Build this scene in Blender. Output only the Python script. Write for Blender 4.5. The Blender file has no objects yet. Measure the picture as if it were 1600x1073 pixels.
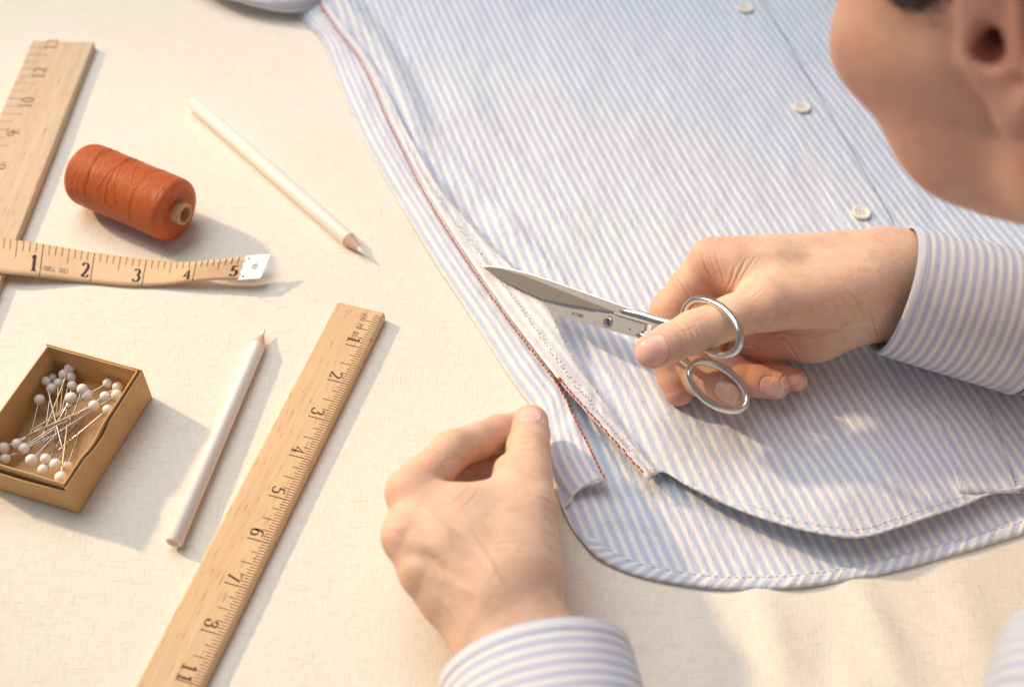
import bpy, math, random
import numpy as np
random.seed(7)
rng = np.random.default_rng(7)
SC = bpy.context.scene
COL = SC.collection
CM = 0.01                                   # everything below is written in centimetres

# ------------------------------------------------------------------ camera
TH, FPX, DIST = math.radians(51), 1950.0, 63.0
CAM = np.array([0, -DIST * math.cos(TH), DIST * math.sin(TH)])
RT = np.array([1.0, 0, 0]); UPV = np.array([0, math.sin(TH), math.cos(TH)]); FW = np.array([0, math.cos(TH), -math.sin(TH)])
cd = bpy.data.cameras.new('camera'); cam = bpy.data.objects.new('camera', cd); COL.objects.link(cam)
cd.sensor_width = 36; cd.lens = FPX / 1600 * 36
cd.clip_start = 0.02; cd.clip_end = 50
cam.location = CAM * CM
cam.rotation_euler = (math.radians(90) - TH, 0, 0)
cd.dof.use_dof = True; cd.dof.focus_distance = 0.600; cd.dof.aperture_fstop = 5.4
SC.camera = cam

# ------------------------------------------------------------------ light
w = bpy.data.worlds.new('World'); SC.world = w; w.use_nodes = True
w.node_tree.nodes['Background'].inputs[0].default_value = (0.86, 0.90, 1.0, 1)
w.node_tree.nodes['Background'].inputs[1].default_value = 0.22
def area(name, pos, target, size, power, col, shape='DISK', size_y=None):
    l = bpy.data.lights.new(name, 'AREA'); l.shape = shape; l.size = size; l.energy = power; l.color = col
    if size_y: l.size_y = size_y
    o = bpy.data.objects.new(name, l); COL.objects.link(o)
    p = np.array(pos, float); d = np.array(target, float) - p
    from mathutils import Vector
    o.location = p; o.rotation_euler = Vector(d).to_track_quat('-Z', 'Y').to_euler()
    return o
LDIR = np.array([-0.757, 0.438, 0.485]); LDIR /= np.linalg.norm(LDIR)
AIM = np.array([-0.070, -0.015, 0.0])
sl = bpy.data.lights.new('window_sunbeam', 'SPOT'); sl.energy = 1220; sl.color = (1.0, 0.72, 0.42)
sl.spot_size = math.radians(7.6); sl.spot_blend = 0.7; sl.shadow_soft_size = 0.14
sl.use_nodes = True                          # noise in the lamp strength adds uneven, soft patches to the beam
lt = sl.node_tree; em = lt.nodes['Emission']; ltc = lt.nodes.new('ShaderNodeTexCoord'); ln = lt.nodes.new('ShaderNodeTexNoise'); lr = lt.nodes.new('ShaderNodeMapRange')
ln.inputs['Scale'].default_value = 58; ln.inputs['Detail'].default_value = 1.5; lr.interpolation_type = 'SMOOTHSTEP'
lr.inputs[1].default_value = 0.40; lr.inputs[2].default_value = 0.60; lr.inputs[3].default_value = 0.28; lr.inputs[4].default_value = 1.5
lt.links.new(ltc.outputs['Normal'], ln.inputs['Vector']); lt.links.new(ln.outputs['Fac'], lr.inputs[0]); lt.links.new(lr.outputs[0], em.inputs['Strength'])
so = bpy.data.objects.new('window_sunbeam', sl); COL.objects.link(so)
so.location = AIM + LDIR * 5.0
from mathutils import Vector
so.rotation_euler = Vector(-LDIR).to_track_quat('-Z', 'Y').to_euler()
area('soft_fill', (-0.95, 1.15, 2.45), (0, 0, 0), 2.6, 75, (0.975, 0.985, 1.0), 'RECTANGLE', 2.1)  # added soft fill, high on the side the sunbeam comes from
SC.view_settings.view_transform = 'Standard'; SC.view_settings.look = 'None'
SC.view_settings.exposure = -0.10; SC.view_settings.gamma = 1.0
SC.render.engine = 'CYCLES'
SC.cycles.use_denoising = True
SC.cycles.max_bounces = 8

# ------------------------------------------------------------------ helpers
def V3(*a): return np.array(a, float)
def unit(v): v = np.asarray(v, float); return v / np.linalg.norm(v)
def at(px, py, z=0.0):                      # point of the photograph (1600 x 1073) at height z above the table
    d = FW + (px - 800) / FPX * RT + (536.5 - py) / FPX * UPV
    return CAM + d * (z - CAM[2]) / d[2]
def pts(L): return np.array([at(*p) for p in L])
def srgb(r, g, b):
    f = lambda c: (c / 255 / 12.92) if c / 255 <= 0.04045 else ((c / 255 + 0.055) / 1.055) ** 2.4
    return (f(r), f(g), f(b), 1.0)
def resample(P, n):
    P = np.asarray(P, float)
    # centripetal-ish catmull-rom, then uniform arc length
    Q = np.vstack([2 * P[0] - P[1], P, 2 * P[-1] - P[-2]])
    out = []
    for i in range(1, len(Q) - 2):
        p0, p1, p2, p3 = Q[i - 1], Q[i], Q[i + 1], Q[i + 2]
        for t in np.linspace(0, 1, 12, endpoint=False):
            out.append(0.5 * ((2 * p1) + (-p0 + p2) * t + (2 * p0 - 5 * p1 + 4 * p2 - p3) * t * t + (-p0 + 3 * p1 - 3 * p2 + p3) * t ** 3))
    out.append(P[-1]); out = np.array(out)
    s = np.r_[0, np.cumsum(np.linalg.norm(np.diff(out, axis=0), axis=1))]
    u = np.linspace(0, s[-1], n)
    return np.stack([np.interp(u, s, out[:, k]) for k in range(out.shape[1])], 1)
def obj(name, Vt, F, mat, parent=None, uv=None, smooth=True, attrs=None):
    me = bpy.data.meshes.new(name)
    Vt = np.asarray(Vt, float) * CM
    me.from_pydata(Vt.tolist(), [], F if isinstance(F, list) else F.tolist())
    if uv is not None:
        uv = np.asarray(uv, float)
        if len(uv) < len(Vt): uv = np.concatenate([uv, np.repeat(uv[-1:], len(Vt) - len(uv), 0)])
        ul = me.uv_layers.new(name='UVMap')
        li = np.empty(len(me.loops), dtype=np.int64); me.loops.foreach_get('vertex_index', li)
        ul.data.foreach_set('uv', np.asarray(uv, float)[li].astype(np.float32).ravel())
    if attrs:
        for k, a in attrs.items():
            at_ = me.attributes.new(k, 'FLOAT', 'POINT'); at_.data.foreach_set('value', np.asarray(a, np.float32))
    if smooth: me.polygons.foreach_set('use_smooth', [True] * len(me.polygons))
    if mat: me.materials.append(mat)
    me.update()
    o = bpy.data.objects.new(name, me); COL.objects.link(o)
    if parent is not None: o.parent = parent
    return o
def tag(o, label=None, cat=None, group=None, kind=None):
    if label: o['label'] = label
    if cat: o['category'] = cat
    if group: o['group'] = group
    if kind: o['kind'] = kind
    return o
def thing(name, label, cat, loc=(0, 0, 0), group=None):
    e = bpy.data.objects.new(name, None); COL.objects.link(e); e.empty_display_size = 0.01
    e.location = np.asarray(loc, float) * CM
    return tag(e, label, cat, group)
def keep(o, parent):                        # parent without moving
    o.parent = parent; o.matrix_parent_inverse = parent.matrix_basis.inverted(); return o
class MB:                                   # mesh builder, cm
    def __init__(s): s.V = []; s.F = []; s.U = []
    def add(s, Vt, F, U=None):
        k = len(s.V); Vt = [tuple(v) for v in Vt]
        s.V += Vt; s.F += [tuple(int(i) + k for i in f) for f in F]
        s.U += ([tuple(u) for u in U] if U is not None else [(0, 0)] * len(Vt)); return s
    def build(s, name, mat, parent=None, smooth=True):
        return obj(name, s.V, s.F, mat, parent, s.U, smooth)
def tube(P, r, seg=8, cap=True, flat=1.0, nrm=None):
    P = np.asarray(P, float); n = len(P)
    r = np.broadcast_to(np.asarray(r, float), (n,))
    T = np.gradient(P, axis=0); T /= np.linalg.norm(T, axis=1)[:, None] + 1e-12
    N = np.zeros_like(P)
    a = np.array(nrm, float) if nrm is not None else (V3(0, 0, 1) if abs(T[0][2]) < 0.9 else V3(1, 0, 0))
    for i in range(n):
        a = a - T[i] * (a @ T[i]); a /= np.linalg.norm(a) + 1e-12; N[i] = a
    B = np.cross(T, N)
    th = np.linspace(0, 2 * math.pi, seg, endpoint=False)
    Vt = (P[:, None] + r[:, None, None] * (np.cos(th)[None, :, None] * N[:, None] * flat + np.sin(th)[None, :, None] * B[:, None])).reshape(-1, 3)
    F = [(i * seg + j, i * seg + (j + 1) % seg, (i + 1) * seg + (j + 1) % seg, (i + 1) * seg + j) for i in range(n - 1) for j in range(seg)]
    if cap:
        k = len(Vt); Vt = np.concatenate([Vt, Vt[:seg], Vt[-seg:]])
        F += [tuple(range(k, k + seg))[::-1], tuple(range(k + seg, k + 2 * seg))]
    return Vt, F
def grid_faces(nu, nv):
    i, j = np.meshgrid(np.arange(nu - 1), np.arange(nv - 1), indexing='ij')
    a = i * nv + j
    return np.stack([a, a + nv, a + nv + 1, a + 1], -1).reshape(-1, 4)
def bevel(o, wdt, seg=2, ang=35):
    m = o.modifiers.new('bevel', 'BEVEL'); m.width = wdt * CM; m.segments = seg; m.limit_method = 'ANGLE'; m.angle_limit = math.radians(ang)
    return o
def solid(o, t, off=-1):
    m = o.modifiers.new('thickness', 'SOLIDIFY'); m.thickness = t * CM; m.offset = off; return o
def prism(poly, z0, z1):                    # poly: list of xy
    n = len(poly)
    Vt = [(x, y, z0) for x, y in poly] + [(x, y, z1) for x, y in poly]
    F = [tuple(range(n))[::-1], tuple(range(n, 2 * n))] + [(i, (i + 1) % n, n + (i + 1) % n, n + i) for i in range(n)]
    return Vt, F
def vnoise(x, y, seed=0):                   # smooth value noise for shapes
    x = np.asarray(x, float); y = np.asarray(y, float)
    xi = np.floor(x); yi = np.floor(y); xf = x - xi; yf = y - yi
    def h(a, b):
        s = np.sin(a * 127.1 + b * 311.7 + seed * 74.7) * 43758.5453
        return s - np.floor(s)
    u = xf * xf * (3 - 2 * xf); v = yf * yf * (3 - 2 * yf)
    return (h(xi, yi) * (1 - u) + h(xi + 1, yi) * u) * (1 - v) + (h(xi, yi + 1) * (1 - u) + h(xi + 1, yi + 1) * u) * v - 0.5

# ------------------------------------------------------------------ materials
def mat(name, rough=0.6, col=None, metal=0.0, spec=0.5):
    m = bpy.data.materials.new(name); m.use_nodes = True
    nt = m.node_tree; b = nt.nodes['Principled BSDF']
    b.inputs['Roughness'].default_value = rough; b.inputs['Metallic'].default_value = metal
    b.inputs['Specular IOR Level'].default_value = spec
    if col: b.inputs['Base Color'].default_value = col
    return m, nt, b
def N(nt, t, **kw):
    n = nt.nodes.new(t)
    for k, v in kw.items():
        if k in ('inp',):
            for a, b in v.items(): n.inputs[a].default_value = b
        else: setattr(n, k, v)
    return n
def link(nt, a, b): nt.links.new(a, b)
def math_(nt, op, a, b=None, c=None):
    n = nt.nodes.new('ShaderNodeMath'); n.operation = op
    for i, v in enumerate((a, b, c)):
        if v is None: continue
        if hasattr(v, 'is_output'): link(nt, v, n.inputs[i])
        else: n.inputs[i].default_value = v
    return n.outputs[0]
def mixc(nt, f, a, b):
    n = nt.nodes.new('ShaderNodeMix'); n.data_type = 'RGBA'
    for s, v in ((n.inputs[0], f), (n.inputs[6], a), (n.inputs[7], b)):
        if hasattr(v, 'is_output'): link(nt, v, s)
        else: s.default_value = v
    return n.outputs[2]
def noise(nt, vec, scale, detail=3, rough=0.5, dist=0.0):
    n = N(nt, 'ShaderNodeTexNoise', inp={'Scale': scale, 'Detail': detail, 'Roughness': rough, 'Distortion': dist})
    if vec is not None: link(nt, vec, n.inputs['Vector'])
    return n.outputs['Fac']
def ramp(nt, f, stops):
    n = nt.nodes.new('ShaderNodeValToRGB'); cr = n.color_ramp
    while len(cr.elements) < len(stops): cr.elements.new(0.5)
    for e, (p, c) in zip(cr.elements, stops): e.position = p; e.color = c if len(c) == 4 else (*c, 1)
    link(nt, f, n.inputs[0]); return n.outputs[0]
def bump(nt, b, h, strength=0.3, dist=0.001, prev=None):
    n = N(nt, 'ShaderNodeBump', inp={'Strength': strength, 'Distance': dist})
    link(nt, h, n.inputs['Height'])
    if prev is not None: link(nt, prev, n.inputs['Normal'])
    link(nt, n.outputs[0], b.inputs['Normal']); return n.outputs[0]
def mapping(nt, vec, scale, rot=(0, 0, 0)):
    n = N(nt, 'ShaderNodeMapping'); n.inputs['Scale'].default_value = scale; n.inputs['Rotation'].default_value = rot
    link(nt, vec, n.inputs['Vector']); return n.outputs[0]

def linen():
    m, nt, b = mat('linen', 0.92, spec=0.15)
    tc = N(nt, 'ShaderNodeTexCoord').outputs['Object']
    big = noise(nt, tc, 5, 4, 0.6)
    n1 = noise(nt, mapping(nt, tc, (1800, 160, 1), (0, 0, 0.25)), 1.0, 2)
    n2 = noise(nt, mapping(nt, tc, (160, 1800, 1), (0, 0, 0.25)), 1.0, 2)
    slub = ramp(nt, noise(nt, mapping(nt, tc, (60, 900, 1), (0, 0, 0.25)), 1.0, 3, 0.6), [(0.60, (0, 0, 0)), (0.78, (1, 1, 1))])
    slub2 = ramp(nt, noise(nt, mapping(nt, tc, (900, 60, 1), (0, 0, 0.25)), 1.0, 3, 0.6), [(0.62, (0, 0, 0)), (0.8, (1, 1, 1))])
    wv = math_(nt, 'ADD', n1, n2)
    c = mixc(nt, ramp(nt, big, [(0.3, (0, 0, 0)), (0.7, (1, 1, 1))]), srgb(236, 228, 214), srgb(243, 236, 223))
    c = mixc(nt, math_(nt, 'MULTIPLY', math_(nt, 'ADD', slub, slub2), 0.5), c, srgb(198, 180, 152))
    c = mixc(nt, ramp(nt, math_(nt, 'MULTIPLY', wv, 0.5), [(0.35, (1, 1, 1)), (0.55, (0, 0, 0))]), c, mixc(nt, 0.25, c, srgb(190, 172, 145)))
    link(nt, c, b.inputs['Base Color'])
    h = math_(nt, 'ADD', wv, math_(nt, 'MULTIPLY', math_(nt, 'ADD', slub, slub2), 0.5))
    bump(nt, b, h, 0.5, 0.0005)
    return m
PERIOD = 0.475
BLUE, WHITE = srgb(192, 203, 228), srgb(239, 238, 236)
def striped(name='striped_cotton', blue=BLUE, white=WHITE, period=PERIOD, soft=0.30, duty=0.56, crk=0.55):
    m, nt, b = mat(name, 0.88, spec=0.2)
    uv = N(nt, 'ShaderNodeUVMap').outputs[0]
    sep = N(nt, 'ShaderNodeSeparateXYZ'); link(nt, uv, sep.inputs[0])
    jit = noise(nt, mapping(nt, uv, (1.3, 0.35, 1)), 1.0, 3)
    fine = noise(nt, mapping(nt, uv, (14, 9, 1)), 1.0, 2)
    u = math_(nt, 'ADD', sep.outputs[0], math_(nt, 'MULTIPLY', math_(nt, 'SUBTRACT', jit, 0.5), 0.10))
    u = math_(nt, 'ADD', u, math_(nt, 'MULTIPLY', math_(nt, 'SUBTRACT', fine, 0.5), 0.05))
    f = math_(nt, 'PINGPONG', math_(nt, 'DIVIDE', u, period), 0.5)
    s = N(nt, 'ShaderNodeMapRange', interpolation_type='SMOOTHSTEP'); link(nt, f, s.inputs[0])
    s.inputs[1].default_value = duty * 0.5 - soft * 0.5; s.inputs[2].default_value = duty * 0.5 + soft * 0.5
    mott = noise(nt, mapping(nt, uv, (5, 2.2, 1)), 1.0, 4, 0.65)
    blue2 = mixc(nt, math_(nt, 'MULTIPLY', mott, 0.55), blue, tuple(x * 0.5 + y * 0.5 for x, y in zip(blue, white)))
    c = mixc(nt, s.outputs[0], blue2, white)
    link(nt, c, b.inputs['Base Color'])
    wv = noise(nt, mapping(nt, uv, (55, 12, 1)), 1.0, 2)
    wv2 = noise(nt, mapping(nt, uv, (12, 55, 1)), 1.0, 2)
    crinkle = noise(nt, mapping(nt, uv, (1.5, 0.5, 1)), 1.0, 6, 0.62)
    bn = bump(nt, b, math_(nt, 'ADD', wv, wv2), 0.35, 0.0003)
    bump(nt, b, crinkle, crk, 0.004, bn)
    return m
def simple(name, col, rough=0.6, var=0.12, scale=300, bmp=0.1, metal=0.0, spec=0.4, stretch=(1, 1, 1)):
    m, nt, b = mat(name, rough, None, metal, spec)
    tc = N(nt, 'ShaderNodeTexCoord').outputs['Object']
    f = noise(nt, mapping(nt, tc, stretch), scale, 4, 0.6)
    d = tuple(c * (1 - var * 2) for c in col[:3]) + (1,); l = tuple(min(1, c * (1 + var)) for c in col[:3]) + (1,)
    link(nt, mixc(nt, f, d, l), b.inputs['Base Color'])
    if bmp: bump(nt, b, f, bmp, 0.0005)
    return m
def wood(name, a, bcol, fleck):
    m, nt, b = mat(name, 0.5, spec=0.35)
    uv = N(nt, 'ShaderNodeUVMap').outputs[0]
    g1 = noise(nt, mapping(nt, uv, (0.10, 2.2, 1)), 1.0, 4, 0.55, 0.6)
    g2 = noise(nt, mapping(nt, uv, (0.35, 14, 1)), 1.0, 3, 0.5)
    g3 = noise(nt, mapping(nt, uv, (0.9, 11, 1)), 1.0, 2, 0.5)
    c = mixc(nt, ramp(nt, g1, [(0.3, (0, 0, 0)), (0.7, (1, 1, 1))]), a, bcol)
    c = mixc(nt, math_(nt, 'MULTIPLY', g2, 0.35), c, fleck)
    c = mixc(nt, math_(nt, 'MULTIPLY', ramp(nt, g3, [(0.61, (0, 0, 0)), (0.70, (1, 1, 1))]), 0.75), c, fleck)
    link(nt, c, b.inputs['Base Color'])
    bump(nt, b, g2, 0.15, 0.0003)
    return m
def skin_mat(name='skin'):
    m, nt, b = mat(name, 0.5, spec=0.35)
    tc = N(nt, 'ShaderNodeTexCoord').outputs['Object']
    fl = N(nt, 'ShaderNodeAttribute', attribute_name='flush_shade').outputs['Fac']
    nl = N(nt, 'ShaderNodeAttribute', attribute_name='nail').outputs['Fac']
    tip = N(nt, 'ShaderNodeAttribute', attribute_name='nail_tip').outputs['Fac']
    mot = noise(nt, tc, 130, 4, 0.6)
    mot2 = noise(nt, tc, 45, 3, 0.55)
    c = mixc(nt, ramp(nt, mot, [(0.3, (0, 0, 0)), (0.72, (1, 1, 1))]), srgb(228, 188, 160), srgb(237, 204, 178))
    c = mixc(nt, math_(nt, 'MULTIPLY', ramp(nt, mot2, [(0.4, (0, 0, 0)), (0.7, (1, 1, 1))]), 0.4), c, srgb(222, 170, 142))
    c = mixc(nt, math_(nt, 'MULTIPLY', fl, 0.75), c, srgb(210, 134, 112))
    vein = N(nt, 'ShaderNodeTexVoronoi', feature='DISTANCE_TO_EDGE', inp={'Scale': 42.0}); link(nt, mixc(nt, 0.03, tc, N(nt, 'ShaderNodeTexNoise', inp={'Scale': 60.0}).outputs['Color']), vein.inputs['Vector'])
    vf = ramp(nt, vein.outputs['Distance'], [(0.0, (1, 1, 1)), (0.10, (0, 0, 0))])
    c = mixc(nt, math_(nt, 'MULTIPLY', math_(nt, 'MULTIPLY', vf, ramp(nt, mot2, [(0.45, (0, 0, 0)), (0.62, (1, 1, 1))])), 0.22), c, srgb(168, 150, 140))
    spk = ramp(nt, noise(nt, tc, 420, 2, 0.5), [(0.62, (0, 0, 0)), (0.75, (1, 1, 1))])
    c = mixc(nt, math_(nt, 'MULTIPLY', spk, 0.25), c, srgb(196, 134, 106))
    nc = mixc(nt, tip, srgb(238, 190, 176), srgb(246, 234, 224))
    c = mixc(nt, nl, c, nc)
    link(nt, c, b.inputs['Base Color'])
    b.inputs['Subsurface Weight'].default_value = 0.35
    b.inputs['Subsurface Radius'].default_value = (1.0, 0.36, 0.20)
    b.inputs['Subsurface Scale'].default_value = 0.0035
    rr = math_(nt, 'SUBTRACT', 0.52, math_(nt, 'MULTIPLY', nl, 0.30)); link(nt, rr, b.inputs['Roughness'])
    vo = N(nt, 'ShaderNodeTexVoronoi', feature='DISTANCE_TO_EDGE', inp={'Scale': 900.0}); link(nt, mapping(nt, tc, (1, 0.7, 0.8)), vo.inputs['Vector'])
    fine = noise(nt, tc, 1500, 3, 0.6)
    wr = noise(nt, mapping(nt, tc, (260, 700, 500), (0.3, 0.2, 0.5)), 1.0, 3, 0.6)
    h = math_(nt, 'ADD', math_(nt, 'MULTIPLY', vo.outputs['Distance'], 0.9), math_(nt, 'ADD', math_(nt, 'MULTIPLY', fine, 0.4), math_(nt, 'MULTIPLY', wr, 0.8)))
    h = math_(nt, 'MULTIPLY', h, math_(nt, 'SUBTRACT', 1.0, nl))
    bump(nt, b, h, 0.32, 0.0006)
    return m
M = {}
M['linen'] = linen()
M['stripe'] = striped()
M['stripe_pale'] = striped('striped_cotton_wrong_side', srgb(208, 211, 226), srgb(240, 238, 235))
M['stripe_worn'] = striped('striped_cotton_worn', srgb(186, 194, 220), srgb(237, 235, 232), period=0.44, duty=0.53, soft=0.36, crk=0.22)
M['wood'] = wood('ruler_wood', srgb(234, 200, 154), srgb(222, 184, 136), srgb(158, 108, 68))
M['wood_pale'] = wood('ruler_wood_pale', srgb(228, 202, 170), srgb(214, 184, 150), srgb(164, 122, 88))
M['ink'] = simple('brown_ink', srgb(92, 58, 34), 0.7, 0.2, 800, 0)
M['ink_faded'] = simple('faded_ink', srgb(150, 112, 82), 0.7, 0.2, 800, 0)
M['ink_dark'] = simple('dark_ink', srgb(62, 44, 30), 0.7, 0.2, 800, 0)
M['tape'] = simple('tape_cloth', srgb(228, 192, 150), 0.55, 0.05, 250, 0.15)
M['steel'] = simple('polished_steel', srgb(226, 224, 221), 0.17, 0.03, 900, 0.03, 1.0, stretch=(1, 6, 6))
M['satin'] = simple('satin_steel', srgb(228, 228, 230), 0.36, 0.05, 700, 0.05, 1.0, stretch=(1, 6, 6))
M['blade'] = simple('ground_steel', srgb(190, 184, 176), 0.34, 0.06, 500, 0.06, 1.0, stretch=(1, 9, 9))
M['tin'] = simple('tin_tip', srgb(198, 194, 188), 0.42, 0.05, 500, 0.05, 1.0)
M['card'] = simple('kraft_card', srgb(210, 168, 116), 0.75, 0.08, 180, 0.2)
M['card_in'] = simple('kraft_card_inside', srgb(214, 174, 122), 0.75, 0.08, 180, 0.2)
M['pearl'] = simple('white_pin_head', srgb(240, 234, 226), 0.3, 0.02, 200, 0, 0, 0.5)
M['pin'] = simple('pin_steel', srgb(190, 180, 168), 0.25, 0.05, 500, 0, 1.0)
M['pin_gold'] = simple('pin_brass', srgb(205, 178, 138), 0.3, 0.05, 500, 0, 1.0)
M['pencil'] = simple('white_lacquer', srgb(240, 232, 222), 0.38, 0.03, 250, 0.05)
M['pencil_wood'] = simple('pencil_wood', srgb(228, 190, 166), 0.65, 0.08, 500, 0.2)
M['chalk'] = simple('white_chalk', srgb(240, 238, 232), 0.8, 0.04, 500, 0.2)
M['red'] = simple('red_thread', srgb(206, 84, 50), 0.75, 0.15, 900, 0.3)
M['whitethread'] = simple('white_thread', srgb(240, 236, 228), 0.8, 0.05, 900, 0.1)
M['bluethread'] = simple('grey_blue_thread', srgb(206, 206, 214), 0.8, 0.1, 900, 0.1)
M['button'] = simple('button_shell', srgb(240, 234, 218), 0.35, 0.04, 200, 0.05)
M['hole'] = simple('button_hole', srgb(170, 160, 140), 0.7, 0.1, 300, 0)
M['hair'] = simple('brown_hair', srgb(70, 44, 28), 0.5, 0.3, 400, 0.5, stretch=(1, 8, 1))
M['core'] = simple('core_card', srgb(206, 168, 118), 0.75, 0.08, 300, 0.2)
M['skin'] = skin_mat()
m, nt, b = mat('rust_thread', 0.46, spec=0.5)
uv = N(nt, 'ShaderNodeUVMap').outputs[0]
st = noise(nt, mapping(nt, uv, (14, 0.5, 1), (0, 0, 0.10)), 1.0, 3, 0.6); st2 = noise(nt, mapping(nt, uv, (34, 0.7, 1), (0, 0, -0.08)), 1.0, 2)
big = noise(nt, mapping(nt, uv, (1.2, 0.7, 1)), 1.0, 3)
c = mixc(nt, math_(nt, 'MULTIPLY', math_(nt, 'ADD', st, st2), 0.5), srgb(176, 68, 22), srgb(232, 124, 58))
c = mixc(nt, math_(nt, 'MULTIPLY', big, 0.35), c, srgb(200, 88, 34))
link(nt, c, b.inputs['Base Color']); bump(nt, b, math_(nt, 'ADD', st, math_(nt, 'MULTIPLY', st2, 1.5)), 0.8, 0.0009)
M['rust'] = m

# ------------------------------------------------------------------ tablecloth (the table's edge runs past the lower right, where the person sits)
e1 = unit((1, 1, 0)); e2 = unit((1, -1, 0))
nu, nv = 340, 300
a = np.linspace(-75, 75, nu); bb = np.linspace(-80, 33.5, nv)
A, B = np.meshgrid(a, bb, indexing='ij')
X = A * e1[0] + B * e2[0]; Y = A * e1[1] + B * e2[1]
Z = 0.05 * vnoise(X / 5, Y / 7, 1) + 0.03 * vnoise(X / 2.1, Y / 2.6, 2)
# soft ripples of the cloth below the hem of the shirt
def ridge(X, Y, p, q, wd, amp):
    p, q = np.array(p[:2]), np.array(q[:2]); d = q - p; L = np.hypot(*d); d /= L
    t = np.clip(((X - p[0]) * d[0] + (Y - p[1]) * d[1]) / L, 0, 1)
    dd = np.hypot(X - p[0] - t * L * d[0], Y - p[1] - t * L * d[1])
    return amp * np.exp(-(dd / wd) ** 2) * np.sin(np.pi * np.clip(t * 0.8 + 0.1, 0, 1))
for p, q, wd, amp in [((1180, 905), (1240, 1090), 0.75, 0.30), ((1330, 900), (1420, 1090), 0.7, 0.32), ((1290, 960), (1300, 1100), 0.5, -0.12), ((1480, 880), (1560, 1090), 1.0, 0.25),
                      ((1080, 960), (1120, 1100), 0.6, 0.12), ((1390, 940), (1500, 1080), 0.35, -0.12)]:
    Z = Z + ridge(X, Y, at(*p), at(*q), wd, amp)
Z -= 0.02 + Z.max() * 0.0
cloth = obj('tablecloth', np.stack([X, Y, Z - 0.03], -1).reshape(-1, 3), grid_faces(nu, nv), M['linen'])
tag(cloth, 'cream linen cloth covering the whole table top', None, None, 'structure')

# ------------------------------------------------------------------ lettering made of pen strokes (numerals with serifs)
def arc(cx, cy, rx, ry, a0, a1, n=14):
    t = np.radians(np.linspace(a0, a1, n)); return [(cx + rx * math.cos(x), cy + ry * math.sin(x)) for x in t]
GL = {  # in a 0.6 x 1 box
    '1': [[(0.30, 0), (0.30, 1)], [(0.30, 1), (0.12, 0.84)], [(0.10, 0), (0.50, 0)]],
    '2': [arc(0.29, 0.74, 0.22, 0.25, 165, -35) + [(0.30, 0.30), (0.08, 0.03)], [(0.06, 0.02), (0.53, 0.02), (0.55, 0.16)]],
    '3': [arc(0.27, 0.77, 0.19, 0.22, 150, -70) + [(0.28, 0.55)], [(0.28, 0.55)] + arc(0.26, 0.27, 0.25, 0.28, 75, -155)],
    '4': [[(0.40, 0), (0.40, 1), (0.04, 0.28), (0.56, 0.28)], [(0.26, 0), (0.54, 0)]],
    '5': [[(0.50, 0.97), (0.16, 0.97), (0.12, 0.52)] + arc(0.27, 0.31, 0.25, 0.29, 120, -150)],
    '6': [[(0.50, 0.92)] + arc(0.36, 0.48, 0.30, 0.50, 80, 200) + arc(0.29, 0.29, 0.22, 0.28, 190, 540, 22)],
    '7': [[(0.06, 0.86), (0.08, 0.97), (0.54, 0.97), (0.26, 0.0)]],
    '8': [arc(0.29, 0.76, 0.18, 0.21, -90, 270, 22), arc(0.29, 0.28, 0.23, 0.27, 90, 450, 24)],
    '9': [arc(0.30, 0.70, 0.22, 0.28, 0, 360, 22) + arc(0.22, 0.50, 0.30, 0.50, 20, -80)],
    '0': [arc(0.30, 0.5, 0.23, 0.49, 90, 450, 28)],
    '%': [arc(0.29, 0.76, 0.18, 0.21, -60, 200, 18), arc(0.29, 0.28, 0.23, 0.27, 120, -190, 20), [(0.28, 0.55), (0.44, 0.60)]],
    'N': [[(0.08, 0), (0.08, 1), (0.5, 0), (0.5, 1)]], 'O': [arc(0.3, 0.5, 0.26, 0.49, 0, 360, 20)], 'R': [[(0.1, 0), (0.1, 1)], [(0.1, 0.98)] + arc(0.28, 0.75, 0.22, 0.23, 90, -90, 10) + [(0.1, 0.5)], [(0.25, 0.5), (0.52, 0)]],
    'C': [arc(0.34, 0.5, 0.27, 0.49, 45, 315, 18)], 'A': [[(0.04, 0), (0.3, 1), (0.56, 0)], [(0.14, 0.35), (0.46, 0.35)]], '.': [[(0.12, 0), (0.2, 0.0)]], ' ': [],
    'P': [[(0.1, 0), (0.1, 1)], [(0.1, 0.98)] + arc(0.28, 0.74, 0.22, 0.24, 90, -90, 10) + [(0.1, 0.5)]], 'D': [[(0.1, 0), (0.1, 1)], [(0.1, 1)] + arc(0.2, 0.5, 0.32, 0.5, 90, -90, 14)],
    'Q': [arc(0.3, 0.5, 0.26, 0.49, 0, 360, 20), [(0.35, 0.25), (0.56, -0.05)]], 'S': [arc(0.3, 0.75, 0.2, 0.24, 30, 250, 12) + arc(0.3, 0.26, 0.22, 0.26, 80, -150, 14)], 'I': [[(0.3, 0), (0.3, 1)], [(0.15, 0), (0.45, 0)]],
    'M': [[(0.05, 0), (0.08, 1), (0.3, 0.3), (0.52, 1), (0.55, 0)]], 'Z': [[(0.06, 1), (0.52, 1), (0.06, 0), (0.54, 0)]], 'F': [[(0.1, 0), (0.1, 1), (0.52, 1)], [(0.1, 0.52), (0.42, 0.52)]], 'U': [[(0.08, 1), (0.1, 0.3)] + arc(0.3, 0.28, 0.2, 0.27, 190, 350, 10) + [(0.52, 1)]],
}
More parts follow.
